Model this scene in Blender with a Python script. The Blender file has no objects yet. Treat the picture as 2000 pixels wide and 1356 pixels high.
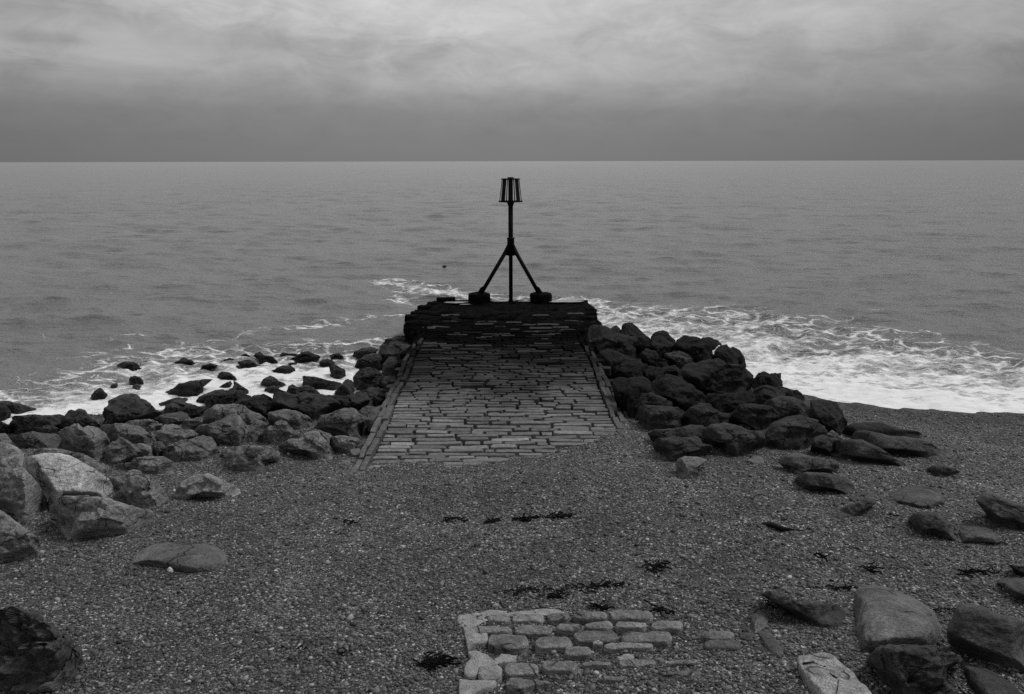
import bpy, bmesh, math, random
import numpy as np
from mathutils import Vector, Matrix, noise as mnoise

SC = bpy.context.scene
COL = SC.collection
rnd = random.Random(7)
H = 4.5                       # eye height above the sea (sea level is z = 0)
F = 1556.0                    # focal length in pixels of the 2000 x 1356 frame
PITCH = math.radians(13.13)
ROLL = math.radians(-0.115)
R3 = Matrix.Rotation(math.pi / 2 - PITCH, 3, 'X') @ Matrix.Rotation(ROLL, 3, 'Z')

# ------------------------------------------------------------------ helpers
def ray(px, py):
    return R3 @ Vector(((px - 1000.0) / F, -(py - 678.0) / F, -1.0))

def at_y(px, py, Y):
    r = ray(px, py)
    t = Y / r.y
    return Vector((r.x * t, Y, H + r.z * t))

def at_z(px, py, z):
    r = ray(px, py)
    t = (z - H) / r.z
    return Vector((r.x * t, r.y * t, z))

RI = np.array(R3.transposed())
def project(x, y, z):
    p = np.stack([x, y, z - H], -1) @ RI.T
    d = -p[..., 2]
    return 1000 + F * p[..., 0] / d, 678 - F * p[..., 1] / d

def sstep(a, b, x):
    t = np.clip((x - a) / (b - a), 0, 1)
    return t * t * (3 - 2 * t)

def shore(x):
    return np.interp(x, [-30, -12, -9, -7.6, -5, -3, 2, 4.5, 5.7, 6.2, 7.1, 8, 9.3, 12, 30],
                     [12.4, 12.9, 13.3, 14.0, 14.6, 15.1, 15.3, 15.4, 15.2, 14.7, 14.22, 14.05, 13.9, 13.6, 13.0])

def terrain(x, y):
    x = np.asarray(x, float); y = np.asarray(y, float)
    s = (shore(x - 0.35) + 2 * shore(x) + shore(x + 0.35)) / 4 - y
    z = np.where(s > 0, 0.12 * s, 0.14 * s)
    m = np.interp(x, [-3, -2, -1, 0, 1.2, 1.75, 2.6, 4, 6], [0, 0, .05, .075, .125, .18, .19, .10, 0])
    fy = sstep(13.5, 11.6, y) * (0.25 + 0.75 * sstep(6, 9, y))
    z = z + m * fy
    z = z + 0.018 * np.sin(x * 1.7 + 0.6 * np.sin(y * 1.1)) * np.sin(y * 1.3 + x * 0.4) * sstep(0, 1.5, s)
    bed = sstep(1.7, 2.1, x) * sstep(np.interp(y, [13, 15, 17, 19.5], [5.6, 5.3, 4.9, 3.6]), np.interp(y, [13, 15, 17, 19.5], [4.9, 4.6, 4.2, 2.8]), x) * sstep(20.0, 19.0, y) * sstep(12.5, 14, y)
    z = np.where(bed > 0, np.maximum(z, bed * .16 - (1 - bed) * .3), z)
    return np.maximum(z, -2.5)

def tz(x, y):
    return float(terrain(x, y))

def ground_hit(px, py):
    r = ray(px, py)
    def f(Y):
        t = Y / r.y
        return H + r.z * t - max(tz(r.x * t, Y), -0.02)
    a = 2.5
    b = a
    while b < 80:
        b = a + 0.5
        if f(b) < 0:
            break
        a = b
    for _ in range(14):
        m = (a + b) / 2
        if f(m) < 0: b = m
        else: a = m
    return (a + b) / 2

GX = np.arange(-400, 2441, 12.0); GY = np.arange(548, 1540, 8.0)
def _table():
    PX, PY = np.meshgrid(GX, GY)
    d = np.stack([(PX - 1000) / F, -(PY - 678) / F, -np.ones_like(PX)], -1) @ np.array(R3).T
    rx, rz = d[..., 0] / d[..., 1], d[..., 2] / d[..., 1]
    a = np.full(PX.shape, 2.5); b = np.full(PX.shape, 2.5); done = np.zeros(PX.shape, bool)
    for Yv in np.arange(3, 60, .5):
        below = H + rz * Yv - np.maximum(terrain(rx * Yv, np.full(PX.shape, Yv)), -.02) < 0
        new = below & ~done
        b = np.where(new, Yv, b); a = np.where(~done & ~below, Yv, a); done |= below
    b = np.where(done, b, 60.0)
    for _ in range(14):
        m = (a + b) / 2
        below = H + rz * m - np.maximum(terrain(rx * m, m), -.02) < 0
        b = np.where(below, m, b); a = np.where(below, a, m)
    return (a + b) / 2
GT = _table()
def ground_fast(px, py):
    fx = min(max((px - GX[0]) / 12.0, 0), len(GX) - 1.001); fy = min(max((py - GY[0]) / 8.0, 0), len(GY) - 1.001)
    i, j = int(fx), int(fy); fx -= i; fy -= j
    return float((GT[j, i] * (1 - fx) + GT[j, i + 1] * fx) * (1 - fy) + (GT[j + 1, i] * (1 - fx) + GT[j + 1, i + 1] * fx) * fy)

def set_props(o, label=None, cat=None, group=None, kind=None):
    if label: o['label'] = label
    if cat: o['category'] = cat
    if group: o['group'] = group
    if kind: o['kind'] = kind
    return o

def mesh_obj(name, verts, faces, mat, parent=None, smooth=True, loc=None, recalc=False):
    me = bpy.data.meshes.new(name)
    if loc is not None:
        verts = [(v[0] - loc[0], v[1] - loc[1], v[2] - loc[2]) for v in verts]
    me.from_pydata([tuple(v) for v in verts], [], faces)
    if recalc:
        bm = bmesh.new(); bm.from_mesh(me)
        bmesh.ops.recalc_face_normals(bm, faces=bm.faces)
        bm.to_mesh(me); bm.free()
    if smooth:
        me.polygons.foreach_set('use_smooth', [True] * len(me.polygons))
    me.materials.append(mat)
    me.update()
    o = bpy.data.objects.new(name, me)
    COL.objects.link(o)
    if loc is not None: o.location = loc
    if parent is not None:
        o.parent = parent
        if loc is None:
            o.location = -Vector(parent.location)   # verts in world space under an unrotated parent
    return o

def grid_obj(name, X, Y, Z, mat, attr=None):
    n, m = X.shape
    co = np.stack([X, Y, Z], -1).reshape(-1, 3)
    idx = np.arange(n * m).reshape(n, m)
    q = np.stack([idx[:-1, :-1], idx[:-1, 1:], idx[1:, 1:], idx[1:, :-1]], -1).reshape(-1, 4)
    return np_obj(name, co, q, mat, attr)

def np_obj(name, co, q, mat, attr=None):
    me = bpy.data.meshes.new(name)
    k = q.shape[1]
    me.vertices.add(len(co)); me.vertices.foreach_set('co', co.astype(np.float32).ravel())
    me.loops.add(q.size); me.loops.foreach_set('vertex_index', q.astype(np.int32).ravel())
    me.polygons.add(len(q))
    me.polygons.foreach_set('loop_start', (np.arange(len(q)) * k).astype(np.int32))
    me.polygons.foreach_set('loop_total', np.full(len(q), k, np.int32))
    me.polygons.foreach_set('use_smooth', np.ones(len(q), bool))
    me.update(calc_edges=True); me.validate()
    if attr:
        for an, av in attr.items():
            a = me.attributes.new(an, 'FLOAT', 'POINT')
            a.data.foreach_set('value', av.astype(np.float32).ravel())
    me.materials.append(mat)
    o = bpy.data.objects.new(name, me); COL.objects.link(o)
    return o

# ------------------------------------------------------------------ node helpers
class NT:
    def __init__(self, mat_name):
        self.mat = bpy.data.materials.new(mat_name); self.mat.use_nodes = True
        self.t = self.mat.node_tree; self.t.nodes.clear()
        self.out = self.n('ShaderNodeOutputMaterial')
        self.bsdf = self.n('ShaderNodeBsdfPrincipled')
        self.l(self.bsdf.outputs[0], self.out.inputs[0])
    def n(self, t, **kw):
        nd = self.t.nodes.new(t)
        for k, v in kw.items(): setattr(nd, k, v)
        return nd
    def l(self, a, b): self.t.links.new(a, b)
    def sock(self, nd, key, v):
        s = nd.inputs[key]
        if hasattr(v, 'is_linked') or isinstance(v, bpy.types.NodeSocket): self.l(v, s)
        else: s.default_value = v
    def math(self, op, a, b=0.0, c=None, clamp=False):
        nd = self.n('ShaderNodeMath', operation=op, use_clamp=clamp)
        self.sock(nd, 0, a); self.sock(nd, 1, b)
        if c is not None: self.sock(nd, 2, c)
        return nd.outputs[0]
    def rng(self, v, a, b, c, d, smooth=False):
        nd = self.n('ShaderNodeMapRange', clamp=True)
        if smooth: nd.interpolation_type = 'SMOOTHSTEP'
        for i, x in enumerate((v, a, b, c, d)): self.sock(nd, i, x)
        return nd.outputs[0]
    def ramp(self, v, stops, interp='LINEAR'):
        nd = self.n('ShaderNodeValToRGB'); self.l(v, nd.inputs[0])
        cr = nd.color_ramp; cr.interpolation = interp
        while len(cr.elements) < len(stops): cr.elements.new(0.5)
        for e, (p, g) in zip(cr.elements, stops):
            e.position = p; e.color = (g, g, g, 1)
        return nd.outputs[0]
    def noise(self, vec, scale, detail=4, rough=0.55, dim='3D', dist=0.0):
        nd = self.n('ShaderNodeTexNoise', noise_dimensions=dim)
        if vec is not None: self.l(vec, nd.inputs['Vector'])
        nd.inputs['Scale'].default_value = scale; nd.inputs['Detail'].default_value = detail
        nd.inputs['Roughness'].default_value = rough; nd.inputs['Distortion'].default_value = dist
        return nd.outputs['Fac']
    def vor(self, vec, scale, feature='F1', out='Distance', dim='3D', rand=1.0):
        nd = self.n('ShaderNodeTexVoronoi', feature=feature, voronoi_dimensions=dim)
        self.l(vec, nd.inputs['Vector']); nd.inputs['Scale'].default_value = scale
        nd.inputs['Randomness'].default_value = rand
        return nd.outputs[out]
    def coord(self, kind='Object', scale=None, add=None):
        tc = self.n('ShaderNodeTexCoord'); v = tc.outputs[kind]
        if scale:
            m = self.n('ShaderNodeMapping'); self.l(v, m.inputs[0]); m.inputs['Scale'].default_value = scale
            v = m.outputs[0]
        if add is not None:
            a = self.n('ShaderNodeVectorMath', operation='ADD'); self.l(v, a.inputs[0]); self.l(add, a.inputs[1])
            v = a.outputs[0]
        return v
    def bump(self, h, strength, dist, normal=None):
        nd = self.n('ShaderNodeBump'); self.l(h, nd.inputs['Height'])
        self.sock(nd, 'Strength', strength); nd.inputs['Distance'].default_value = dist
        if normal is not None: self.l(normal, nd.inputs['Normal'])
        return nd.outputs[0]
    def base(self, v): self.sock(self.bsdf, 'Base Color', v)
    def set(self, rough=None, spec=None, normal=None, metal=None):
        if rough is not None: self.sock(self.bsdf, 'Roughness', rough)
        if spec is not None: self.sock(self.bsdf, 'Specular IOR Level', spec)
        if metal is not None: self.sock(self.bsdf, 'Metallic', metal)
        if normal is not None: self.l(normal, self.bsdf.inputs['Normal'])

# ------------------------------------------------------------------ materials
def mat_shingle():
    k = NT('shingle')
    P = k.coord('Object')
    w = k.n('ShaderNodeTexNoise'); k.l(P, w.inputs['Vector']); w.inputs['Scale'].default_value = 30
    wv = k.n('ShaderNodeVectorMath', operation='MULTIPLY_ADD'); k.l(w.outputs['Color'], wv.inputs[0])
    wv.inputs[1].default_value = (.014, .014, 0); k.l(P, wv.inputs[2])
    V = wv.outputs[0]
    c1 = k.vor(V, 62, out='Color'); d1 = k.vor(V, 62)
    c2 = k.vor(V, 120, out='Color'); d2 = k.vor(V, 120)
    s1 = k.n('ShaderNodeSeparateColor'); k.l(c1, s1.inputs[0])
    s2 = k.n('ShaderNodeSeparateColor'); k.l(c2, s2.inputs[0])
    r1 = k.ramp(s1.outputs[0], [(0, .012), (.35, .045), (.7, .092), (.88, .19), (.96, .36), (1, .6)])
    r2 = k.ramp(s2.outputs[1], [(0, .014), (.5, .06), (.85, .14), (1, .36)])
    mx = k.n('ShaderNodeMix', data_type='RGBA'); pick = k.math('GREATER_THAN', s1.outputs[2], .45)
    k.l(pick, mx.inputs[0]); k.l(r2, mx.inputs[6]); k.l(r1, mx.inputs[7])
    big = k.noise(P, .9, 5, .6)
    mid = k.noise(P, 5, 4, .6)
    g = k.math('MULTIPLY', k.rng(big, .3, .7, .66, 1.34), k.rng(mid, .3, .7, .74, 1.26))
    # darker where still wet above the swash, and where gap shade is painted in
    a = k.n('ShaderNodeAttribute', attribute_name='wet')
    wet = k.math('SUBTRACT', 1.0, k.math('MULTIPLY', a.outputs['Fac'], .42))
    g = k.math('MULTIPLY', g, wet)
    mul = k.n('ShaderNodeMix', data_type='RGBA', blend_type='MULTIPLY'); mul.inputs[0].default_value = 1
    k.l(mx.outputs[2], mul.inputs[6]); k.l(g, mul.inputs[7])
    k.base(mul.outputs[2])
    h = k.math('ADD', k.math('MULTIPLY', d1, -1.0), k.math('MULTIPLY', d2, -.6))
    k.set(.8, .25, k.bump(h, 1.0, .012))
    return k.mat

def mat_pebble():
    k = NT('pebble')
    g = k.n('ShaderNodeNewGeometry')
    r = k.ramp(g.outputs['Random Per Island'], [(0, .02), (.4, .06), (.75, .11), (.92, .18), (.985, .30), (1, .45)])
    k.base(r); k.set(.6, .35)
    return k.mat

def mat_rock(name='rock', wet=False, speckle=0.0):
    k = NT(name)
    oi = k.n('ShaderNodeObjectInfo')
    off = k.n('ShaderNodeCombineXYZ')
    for i in range(3): k.l(k.math('MULTIPLY', oi.outputs['Random'], (37., 91., 53.)[i]), off.inputs[i])
    P = k.coord('Object', add=off.outputs[0])
    m = k.n('ShaderNodeMapping'); k.l(P, m.inputs[0]); m.inputs['Rotation'].default_value = (.5, .35, .2)
    k.l(k.n('ShaderNodeCombineXYZ').outputs[0], m.inputs['Location'])
    m.inputs['Scale'].default_value = (1, 1, 4.5)
    S = m.outputs[0]
    n1 = k.noise(P, 2.2, 6, .62)
    n2 = k.noise(S, 5, 5, .65, dist=.6)
    n3 = k.noise(P, 38, 4, .7)
    cw = k.n('ShaderNodeTexNoise'); k.l(P, cw.inputs['Vector']); cw.inputs['Scale'].default_value = 3
    wv = k.n('ShaderNodeVectorMath', operation='MULTIPLY_ADD'); k.l(cw.outputs['Color'], wv.inputs[0])
    wv.inputs[1].default_value = (.5, .5, .5); k.l(P, wv.inputs[2])
    ce = k.vor(wv.outputs[0], 1.6, 'DISTANCE_TO_EDGE')
    crack = k.rng(ce, .0, .022, .0, 1.0)
    crack = k.math('MAXIMUM', crack, k.rng(n1, .46, .54, 0, 1))      # cracks only in places
    vein = k.rng(k.math('ABSOLUTE', k.math('SUBTRACT', n2, .52)), 0, .02, 1, 0)
    f = k.math('MULTIPLY', k.rng(n1, .28, .72, .5, 1.5), k.rng(n2, .3, .7, .7, 1.3))
    f = k.math('MULTIPLY', f, k.rng(n3, .3, .7, .6, 1.4))
    f = k.math('MULTIPLY', f, k.rng(k.noise(P, 95, 3, .7), .32, .68, .72, 1.28))
    if speckle: f = k.math('MULTIPLY', f, k.rng(k.noise(P, 140, 2, .6), .35, .65, 1 - speckle, 1 + speckle))
    gp = k.n('ShaderNodeNewGeometry')       # bare, chipped edges are paler
    f = k.math('MULTIPLY', f, k.rng(gp.outputs['Pointiness'], .47, .56, .86, 1.4))
    f = k.math('ADD', f, k.math('MULTIPLY', vein, .22))
    f = k.math('MULTIPLY', f, k.rng(crack, 0, 1, .35, 1.0))
    mul = k.n('ShaderNodeMix', data_type='RGBA', blend_type='MULTIPLY'); mul.inputs[0].default_value = 1
    k.l(oi.outputs['Color'], mul.inputs[6]); k.l(f, mul.inputs[7])
    k.base(mul.outputs[2])
    h = k.math('ADD', k.math('MULTIPLY', n2, .5), k.math('MULTIPLY', n3, .25))
    h = k.math('ADD', h, k.math('MULTIPLY', crack, .35))
    h = k.math('ADD', h, k.math('MULTIPLY', k.noise(P, 9, 6, .7), .8))
    k.set(.5 if wet else .85, .22 if wet else .2, k.bump(h, 1.0, .09 if wet else .075))
    return k.mat

def mat_paving(name='jetty_stone', shift=0.0, keep=0.0):
    """Stone of the jetty: dry pale setts at the landward end, weed-dark and wet towards the sea."""
    k = NT(name)
    P = k.coord('Object')
    g = k.n('ShaderNodeNewGeometry'); s = k.n('ShaderNodeSeparateXYZ'); k.l(g.outputs['Position'], s.inputs[0])
    n0 = k.noise(g.outputs['Position'], .9, 5, .65)
    y = k.math('ADD', k.math('SUBTRACT', s.outputs[1], shift), k.math('MULTIPLY', k.math('SUBTRACT', n0, .5), 6.5))
    y = k.math('ADD', y, k.math('MULTIPLY', k.math('SUBTRACT', g.outputs['Random Per Island'], .5), 1.6))
    alb = k.ramp(k.rng(y, 9, 22, 0, 1), [(0, .19), (.2, .18), (.31, .105), (.40, .045), (.49, .020), (.58, .010), (.66, .006), (1, .004)])
    rv = k.ramp(g.outputs['Random Per Island'], [(0, .62), (.5, .95), (.85, 1.12), (.96, 1.3), (1, 1.6)])
    n1 = k.noise(P, 14, 5, .65); n2 = k.noise(P, 70, 3, .6)
    f = k.math('MULTIPLY', rv, k.rng(n1, .3, .7, .7, 1.3))
    f = k.math('MULTIPLY', f, k.rng(n2, .3, .7, .8, 1.2))
    f = k.math('MULTIPLY', f, 1 - keep)
    mul = k.n('ShaderNodeMix', data_type='RGBA', blend_type='MULTIPLY'); mul.inputs[0].default_value = 1
    k.l(alb, mul.inputs[6]); k.l(f, mul.inputs[7]); k.base(mul.outputs[2])
    h = k.math('ADD', n1, k.math('MULTIPLY', n2, .4))
    k.set(k.rng(y, 12, 17, .85, .4), k.math('MULTIPLY', k.rng(g.outputs['Random Per Island'], .78, .95, 0, 1), k.rng(y, 12, 16, .06, .08)), k.bump(h, .8, .02))
    return k.mat

def mat_plain(name, v, rough=.8, spec=.2, scale=12, amp=.35, bump=.5, dist=.02, metal=0.0):
    k = NT(name)
    P = k.coord('Object')
    n1 = k.noise(P, scale, 5, .65); n2 = k.noise(P, scale * 7, 3, .6)
    f = k.math('MULTIPLY', k.rng(n1, .3, .7, 1 - amp, 1 + amp), k.rng(n2, .3, .7, 1 - amp * .6, 1 + amp * .6))
    f = k.math('MULTIPLY', f, v)
    cb = k.n('ShaderNodeCombineColor')
    for i in range(3): k.l(f, cb.inputs[i])
    k.base(cb.outputs[0])
    k.set(rough, spec, k.bump(k.math('ADD', n1, n2), bump, dist), metal)
    return k.mat

def mat_sea():
    k = NT('sea_water')
    P = k.coord('Object')
    g = k.n('ShaderNodeNewGeometry')
    d = k.n('ShaderNodeAttribute', attribute_name='foam').outputs['Fac']
    # --- foam lace
    sx = k.coord('Object', scale=(.55, 1.0, 1.0))
    wn = k.n('ShaderNodeTexNoise'); k.l(sx, wn.inputs['Vector']); wn.inputs['Scale'].default_value = 1.6; wn.inputs['Detail'].default_value = 5
    wv = k.n('ShaderNodeVectorMath', operation='MULTIPLY_ADD'); k.l(wn.outputs['Color'], wv.inputs[0])
    wv.inputs[1].default_value = (1.1, 1.1, 0); k.l(sx, wv.inputs[2])
    V = wv.outputs[0]
    e1 = k.vor(V, 1.5, 'DISTANCE_TO_EDGE', dim='2D'); e2 = k.vor(V, 4.2, 'DISTANCE_TO_EDGE', dim='2D')
    n1 = k.noise(V, 1.0, 6, .68); n2 = k.noise(sx, 5, 5, .7)
    dd = k.math('ADD', d, k.math('MULTIPLY', k.math('SUBTRACT', n1, .5), k.rng(d, 0, .2, 0, 1.3)))
    w1 = k.math('MULTIPLY', k.math('MAXIMUM', dd, 0), .26)
    w2 = k.math('MULTIPLY', k.math('MAXIMUM', dd, 0), .15)
    l1 = k.math('SUBTRACT', 1.0, k.math('DIVIDE', e1, k.math('ADD', w1, .004)), clamp=True)
    l2 = k.math('SUBTRACT', 1.0, k.math('DIVIDE', e2, k.math('ADD', w2, .004)), clamp=True)
    lace = k.math('MAXIMUM', l1, k.math('MULTIPLY', l2, .8))
    lace = k.math('MULTIPLY', lace, k.rng(dd, .06, .4, 0, 1))
    lace = k.math('MULTIPLY', lace, k.rng(n2, .3, .6, .35, 1.3))
    solid = k.rng(k.math('ADD', dd, k.math('MULTIPLY', k.math('SUBTRACT', n2, .5), 1.0)), .60, .90, 0, 1)
    foam = k.math('MAXIMUM', lace, solid, clamp=True)
    foam = k.math('MINIMUM', foam, 1.0)
    big = k.noise(k.coord('Object', scale=(.06, .16, 1)), 1, 4, .6)
    wat = k.rng(big, .3, .7, .195, .22)
    fcol = k.math('MULTIPLY', k.rng(n2, .3, .7, .66, .88), 1.0)
    val = k.math('ADD', k.math('MULTIPLY', wat, k.math('SUBTRACT', 1.0, foam)), k.math('MULTIPLY', fcol, foam))
    cb = k.n('ShaderNodeCombineColor')
    for i in range(3): k.l(val, cb.inputs[i])
    k.base(cb.outputs[0])
    # --- ripples
    r1 = k.noise(k.coord('Object', scale=(.55, 1.6, 1)), 2.2, 6, .62)
    r2 = k.noise(k.coord('Object', scale=(.24, .8, 1)), 1.0, 9, .7)
    r3 = k.noise(k.coord('Object', scale=(.05, .17, 1)), 1.0, 7, .68)
    r0 = k.noise(k.coord('Object', scale=(1.1, 3.4, 1)), 4.0, 5, .65)
    st = k.math('SUBTRACT', 1.0, k.math('MULTIPLY', foam, .85))
    nb = k.bump(r3, k.math('MULTIPLY', st, .6), 1.6)
    nb = k.bump(r2, k.math('MULTIPLY', st, .8), .42, nb)
    nb = k.bump(r1, st, .09, nb)
    nb = k.bump(r0, k.math('MULTIPLY', st, .8), .025, nb)
    nb = k.bump(k.math('MULTIPLY', foam, k.math('ADD', n2, .6)), .8, .05, nb)
    k.set(k.math('ADD', k.math('MULTIPLY', foam, .6), .24), k.rng(foam, 0, 1, .27, .12), nb)
    k.bsdf.inputs['IOR'].default_value = 1.33
    return k.mat

M_SHINGLE = mat_shingle(); M_PEBBLE = mat_pebble()
M_ROCK = mat_rock('rock'); M_WET = mat_rock('wet_rock', wet=True); M_GRANITE = mat_rock('speckled_rock', speckle=.35)
M_PAVE = mat_paving(); M_KERB = mat_paving('kerb_stone', .2, .3); M_SEA = mat_sea()
M_IRON = mat_plain('black_iron', .006, .6, .1, 20, .5, .4, .01)
M_FOOT = mat_plain('weedy_concrete', .0045, .8, .02, 5, .85, 1, .05)
M_WEED = mat_plain('seaweed', .008, .6, .2, 30, .5, 1, .02)
M_MORTAR = mat_plain('old_mortar', .42, .9, .15, 18, .35, 1, .03)
M_JOINT = mat_plain('joint_dirt', .007, .9, .1, 25, .5, 1, .02)
M_WASH = mat_plain('wash_water', .26, .15, .5, 6, .5, .5, .02)
M_BUOY = mat_plain('dark_buoy', .015, .5, .3)
M_WHITE = mat_plain('white_float', .7, .5, .3)

# ------------------------------------------------------------------ beach
xs = np.concatenate([np.arange(-34, -12, .5), np.arange(-12, 12, .06), np.arange(12, 34.1, .5)])
ys = np.concatenate([np.arange(-8, 3, .5), np.arange(3, 17, .06), np.arange(17, 45, .5)])
X, Y = np.meshgrid(xs, ys)
Z = terrain(X, Y)
rs = np.random.RandomState(3)
def fbm(X, Y, scales, amps, seed):
    r = np.random.RandomState(seed); out = np.zeros_like(X)
    for s, a in zip(scales, amps):
        for _ in range(5):
            th = r.uniform(0, 6.28); ph = r.uniform(0, 6.28); q = s * r.uniform(.7, 1.4)
            out += a * np.sin((X * math.cos(th) + Y * math.sin(th)) * q + ph) / 2.2
    return out
Z = Z + fbm(X, Y, [2, 5, 11, 24], [.016, .012, .008, .005], 5) * sstep(.0, .12, Z)
wetGapA = sstep(2.4, .3, shore(X) - Y) * 1.15
wetGapA = np.maximum(wetGapA, 2.0 * sstep(1.5, 2, X) * sstep(6, 5, X) * sstep(12.8, 14.2, Y))  # extra darkening painted on the bed so gaps in the right pile look shaded
beach = grid_obj('beach', X, Y, Z, M_SHINGLE, {'wet': wetGapA})
set_props(beach, kind='structure')

# loose pebbles lying on the beach: uncountable, one object
def pebbles(N):
    r = np.random.RandomState(11)
    y = 3.6 + (r.rand(N) ** 1.7) * 11.0
    x = (r.rand(N) * 2 - 1) * (0.72 * y + .8)
    s = np.where(r.rand(N) < .035, r.uniform(.014, .026, N), r.uniform(.0055, .013, N)) * np.clip(.8 + y * .03, .8, 1.3)
    z = terrain(x, y) + fbm(x, y, [2, 5, 11, 24], [.016, .012, .008, .005], 5)
    keep = z > .04
    x, y, z, s = x[keep], y[keep], z[keep], s[keep]; n = len(x)
    t = (1 + 5 ** .5) / 2
    iv = np.array([(-1, t, 0), (1, t, 0), (-1, -t, 0), (1, -t, 0), (0, -1, t), (0, 1, t), (0, -1, -t), (0, 1, -t), (t, 0, -1), (t, 0, 1), (-t, 0, -1), (-t, 0, 1)]) / math.sqrt(1 + t * t)
    fc = np.array([(0, 11, 5), (0, 5, 1), (0, 1, 7), (0, 7, 10), (0, 10, 11), (1, 5, 9), (5, 11, 4), (11, 10, 2), (10, 7, 6), (7, 1, 8), (3, 9, 4), (3, 4, 2), (3, 2, 6), (3, 6, 8), (3, 8, 9), (4, 9, 5), (2, 4, 11), (6, 2, 10), (8, 6, 7), (9, 8, 1)])
    sc = np.stack([s * r.uniform(.9, 1.7, n), s * r.uniform(.8, 1.2, n), s * r.uniform(.45, .8, n)], -1)
    a = r.uniform(0, 6.28, n); ti = r.normal(0, .3, n)
    v = iv[None] * sc[:, None] * r.uniform(.85, 1.15, (n, 12, 1))
    vz = v[..., 2] * np.cos(ti)[:, None] + v[..., 0] * np.sin(ti)[:, None]
    vx0 = v[..., 0] * np.cos(ti)[:, None] - v[..., 2] * np.sin(ti)[:, None]
    vx = vx0 * np.cos(a)[:, None] - v[..., 1] * np.sin(a)[:, None]
    vy = vx0 * np.sin(a)[:, None] + v[..., 1] * np.cos(a)[:, None]
    co = np.stack([vx + x[:, None], vy + y[:, None], vz + (z + s * .25)[:, None]], -1).reshape(-1, 3)
    q = (fc[None] + (np.arange(n) * 12)[:, None, None]).reshape(-1, 3)
    return np_obj('pebbles', co, q, M_PEBBLE)
set_props(pebbles(90000), 'loose pebbles of mixed greys strewn over the shingle beach', 'pebbles', kind='stuff')

# ------------------------------------------------------------------ sea
def foam_density(px, py, x, y):
    # right-hand surf
    yU = np.interp(px, [1100, 1170, 1300, 1450, 1600, 1750, 2000, 2600], [575, 588, 592, 592, 606, 634, 680, 760])
    yS = np.interp(px, [1100, 1170, 1300, 1450, 1600, 1750, 2000, 2600], [625, 640, 662, 706, 722, 736, 766, 850])
    t = (py - yU) / (yS - yU)
    dr = np.where(px > 1090, np.clip(t, 0, 1) ** .5 * .92 + .10 * sstep(1.0, 1.6, t) , 0) * sstep(1090, 1160, px)
    dr = np.where(t < 0, 0, dr)
    # patches of open water inside the surf
    hole = np.exp(-(((px - 1620) / 50) ** 2 + ((py - 682) / 11) ** 2)) * .5
    dr = dr - hole
    # left-hand surf among the rocks
    yU = np.interp(px, [-600, 0, 150, 300, 450, 600, 800, 860], [830, 735, 700, 672, 668, 668, 665, 665])
    yS = np.interp(px, [-600, 0, 150, 300, 450, 600, 800, 860], [900, 815, 795, 760, 735, 730, 730, 730])
    t = (py - yU) / (yS - yU)
    dl = np.where(px < 850, np.clip(t, 0, 1.1) ** .8 * .92, 0); dl = np.where(t < 0, 0, dl)
    # thin streaks parallel to the shore
    for (pts, w, a) in [([(180, 712), (330, 690), (450, 690), (560, 684), (680, 676), (800, 668)], 9, .5), ([(100, 705), (250, 678), (420, 668), (520, 645), (640, 632), (760, 622), (810, 618)], 6, .34),
                        ([(330, 690), (470, 690), (600, 672), (700, 668), (800, 650)], 7, .36),
                        ([(690, 622), (760, 618), (800, 616)], 5, .5), ([(160, 668), (330, 652)], 5, .2)]:
        p = np.array(pts); yy = np.interp(px, p[:, 0], p[:, 1])
        dl = np.maximum(dl, a * np.exp(-((py - yy) / w) ** 2) * sstep(p[0, 0] - 25, p[0, 0] + 25, px) * sstep(p[-1, 0] + 25, p[-1, 0] - 25, px))
    # wash round the jetty head
    yy = np.interp(px, [700, 780, 870, 940, 1000, 1100, 1180], [545, 553, 566, 578, 584, 588, 590])
    hh = np.interp(px, [700, 780, 870, 940, 1100, 1180], [3, 13, 13, 9, 8, 12])
    dh = .80 * np.exp(-((py - yy - hh * .5) / hh) ** 2) * sstep(700, 745, px) * sstep(1250, 1150, px)
    yy = np.interp(px, [740, 800, 850], [580, 592, 600])
    dh = np.maximum(dh, .45 * np.exp(-((py - yy) / 8) ** 2) * sstep(730, 775, px) * sstep(860, 840, px))
    d = np.maximum(np.maximum(dr, dl), dh)
    for (cx, cy, w, h, a) in [(222, 568, 14, 3, .4), (98, 619, 14, 4, .45), (640, 548, 40, 4, .12), (430, 600, 60, 5, .1), (1700, 605, 40, 4, .25), (75, 655, 18, 3, .25)]:
        d = np.maximum(d, a * np.exp(-((px - cx) / w) ** 2 - ((py - cy) / h) ** 2))
    return np.clip(d, 0, 1)

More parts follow.
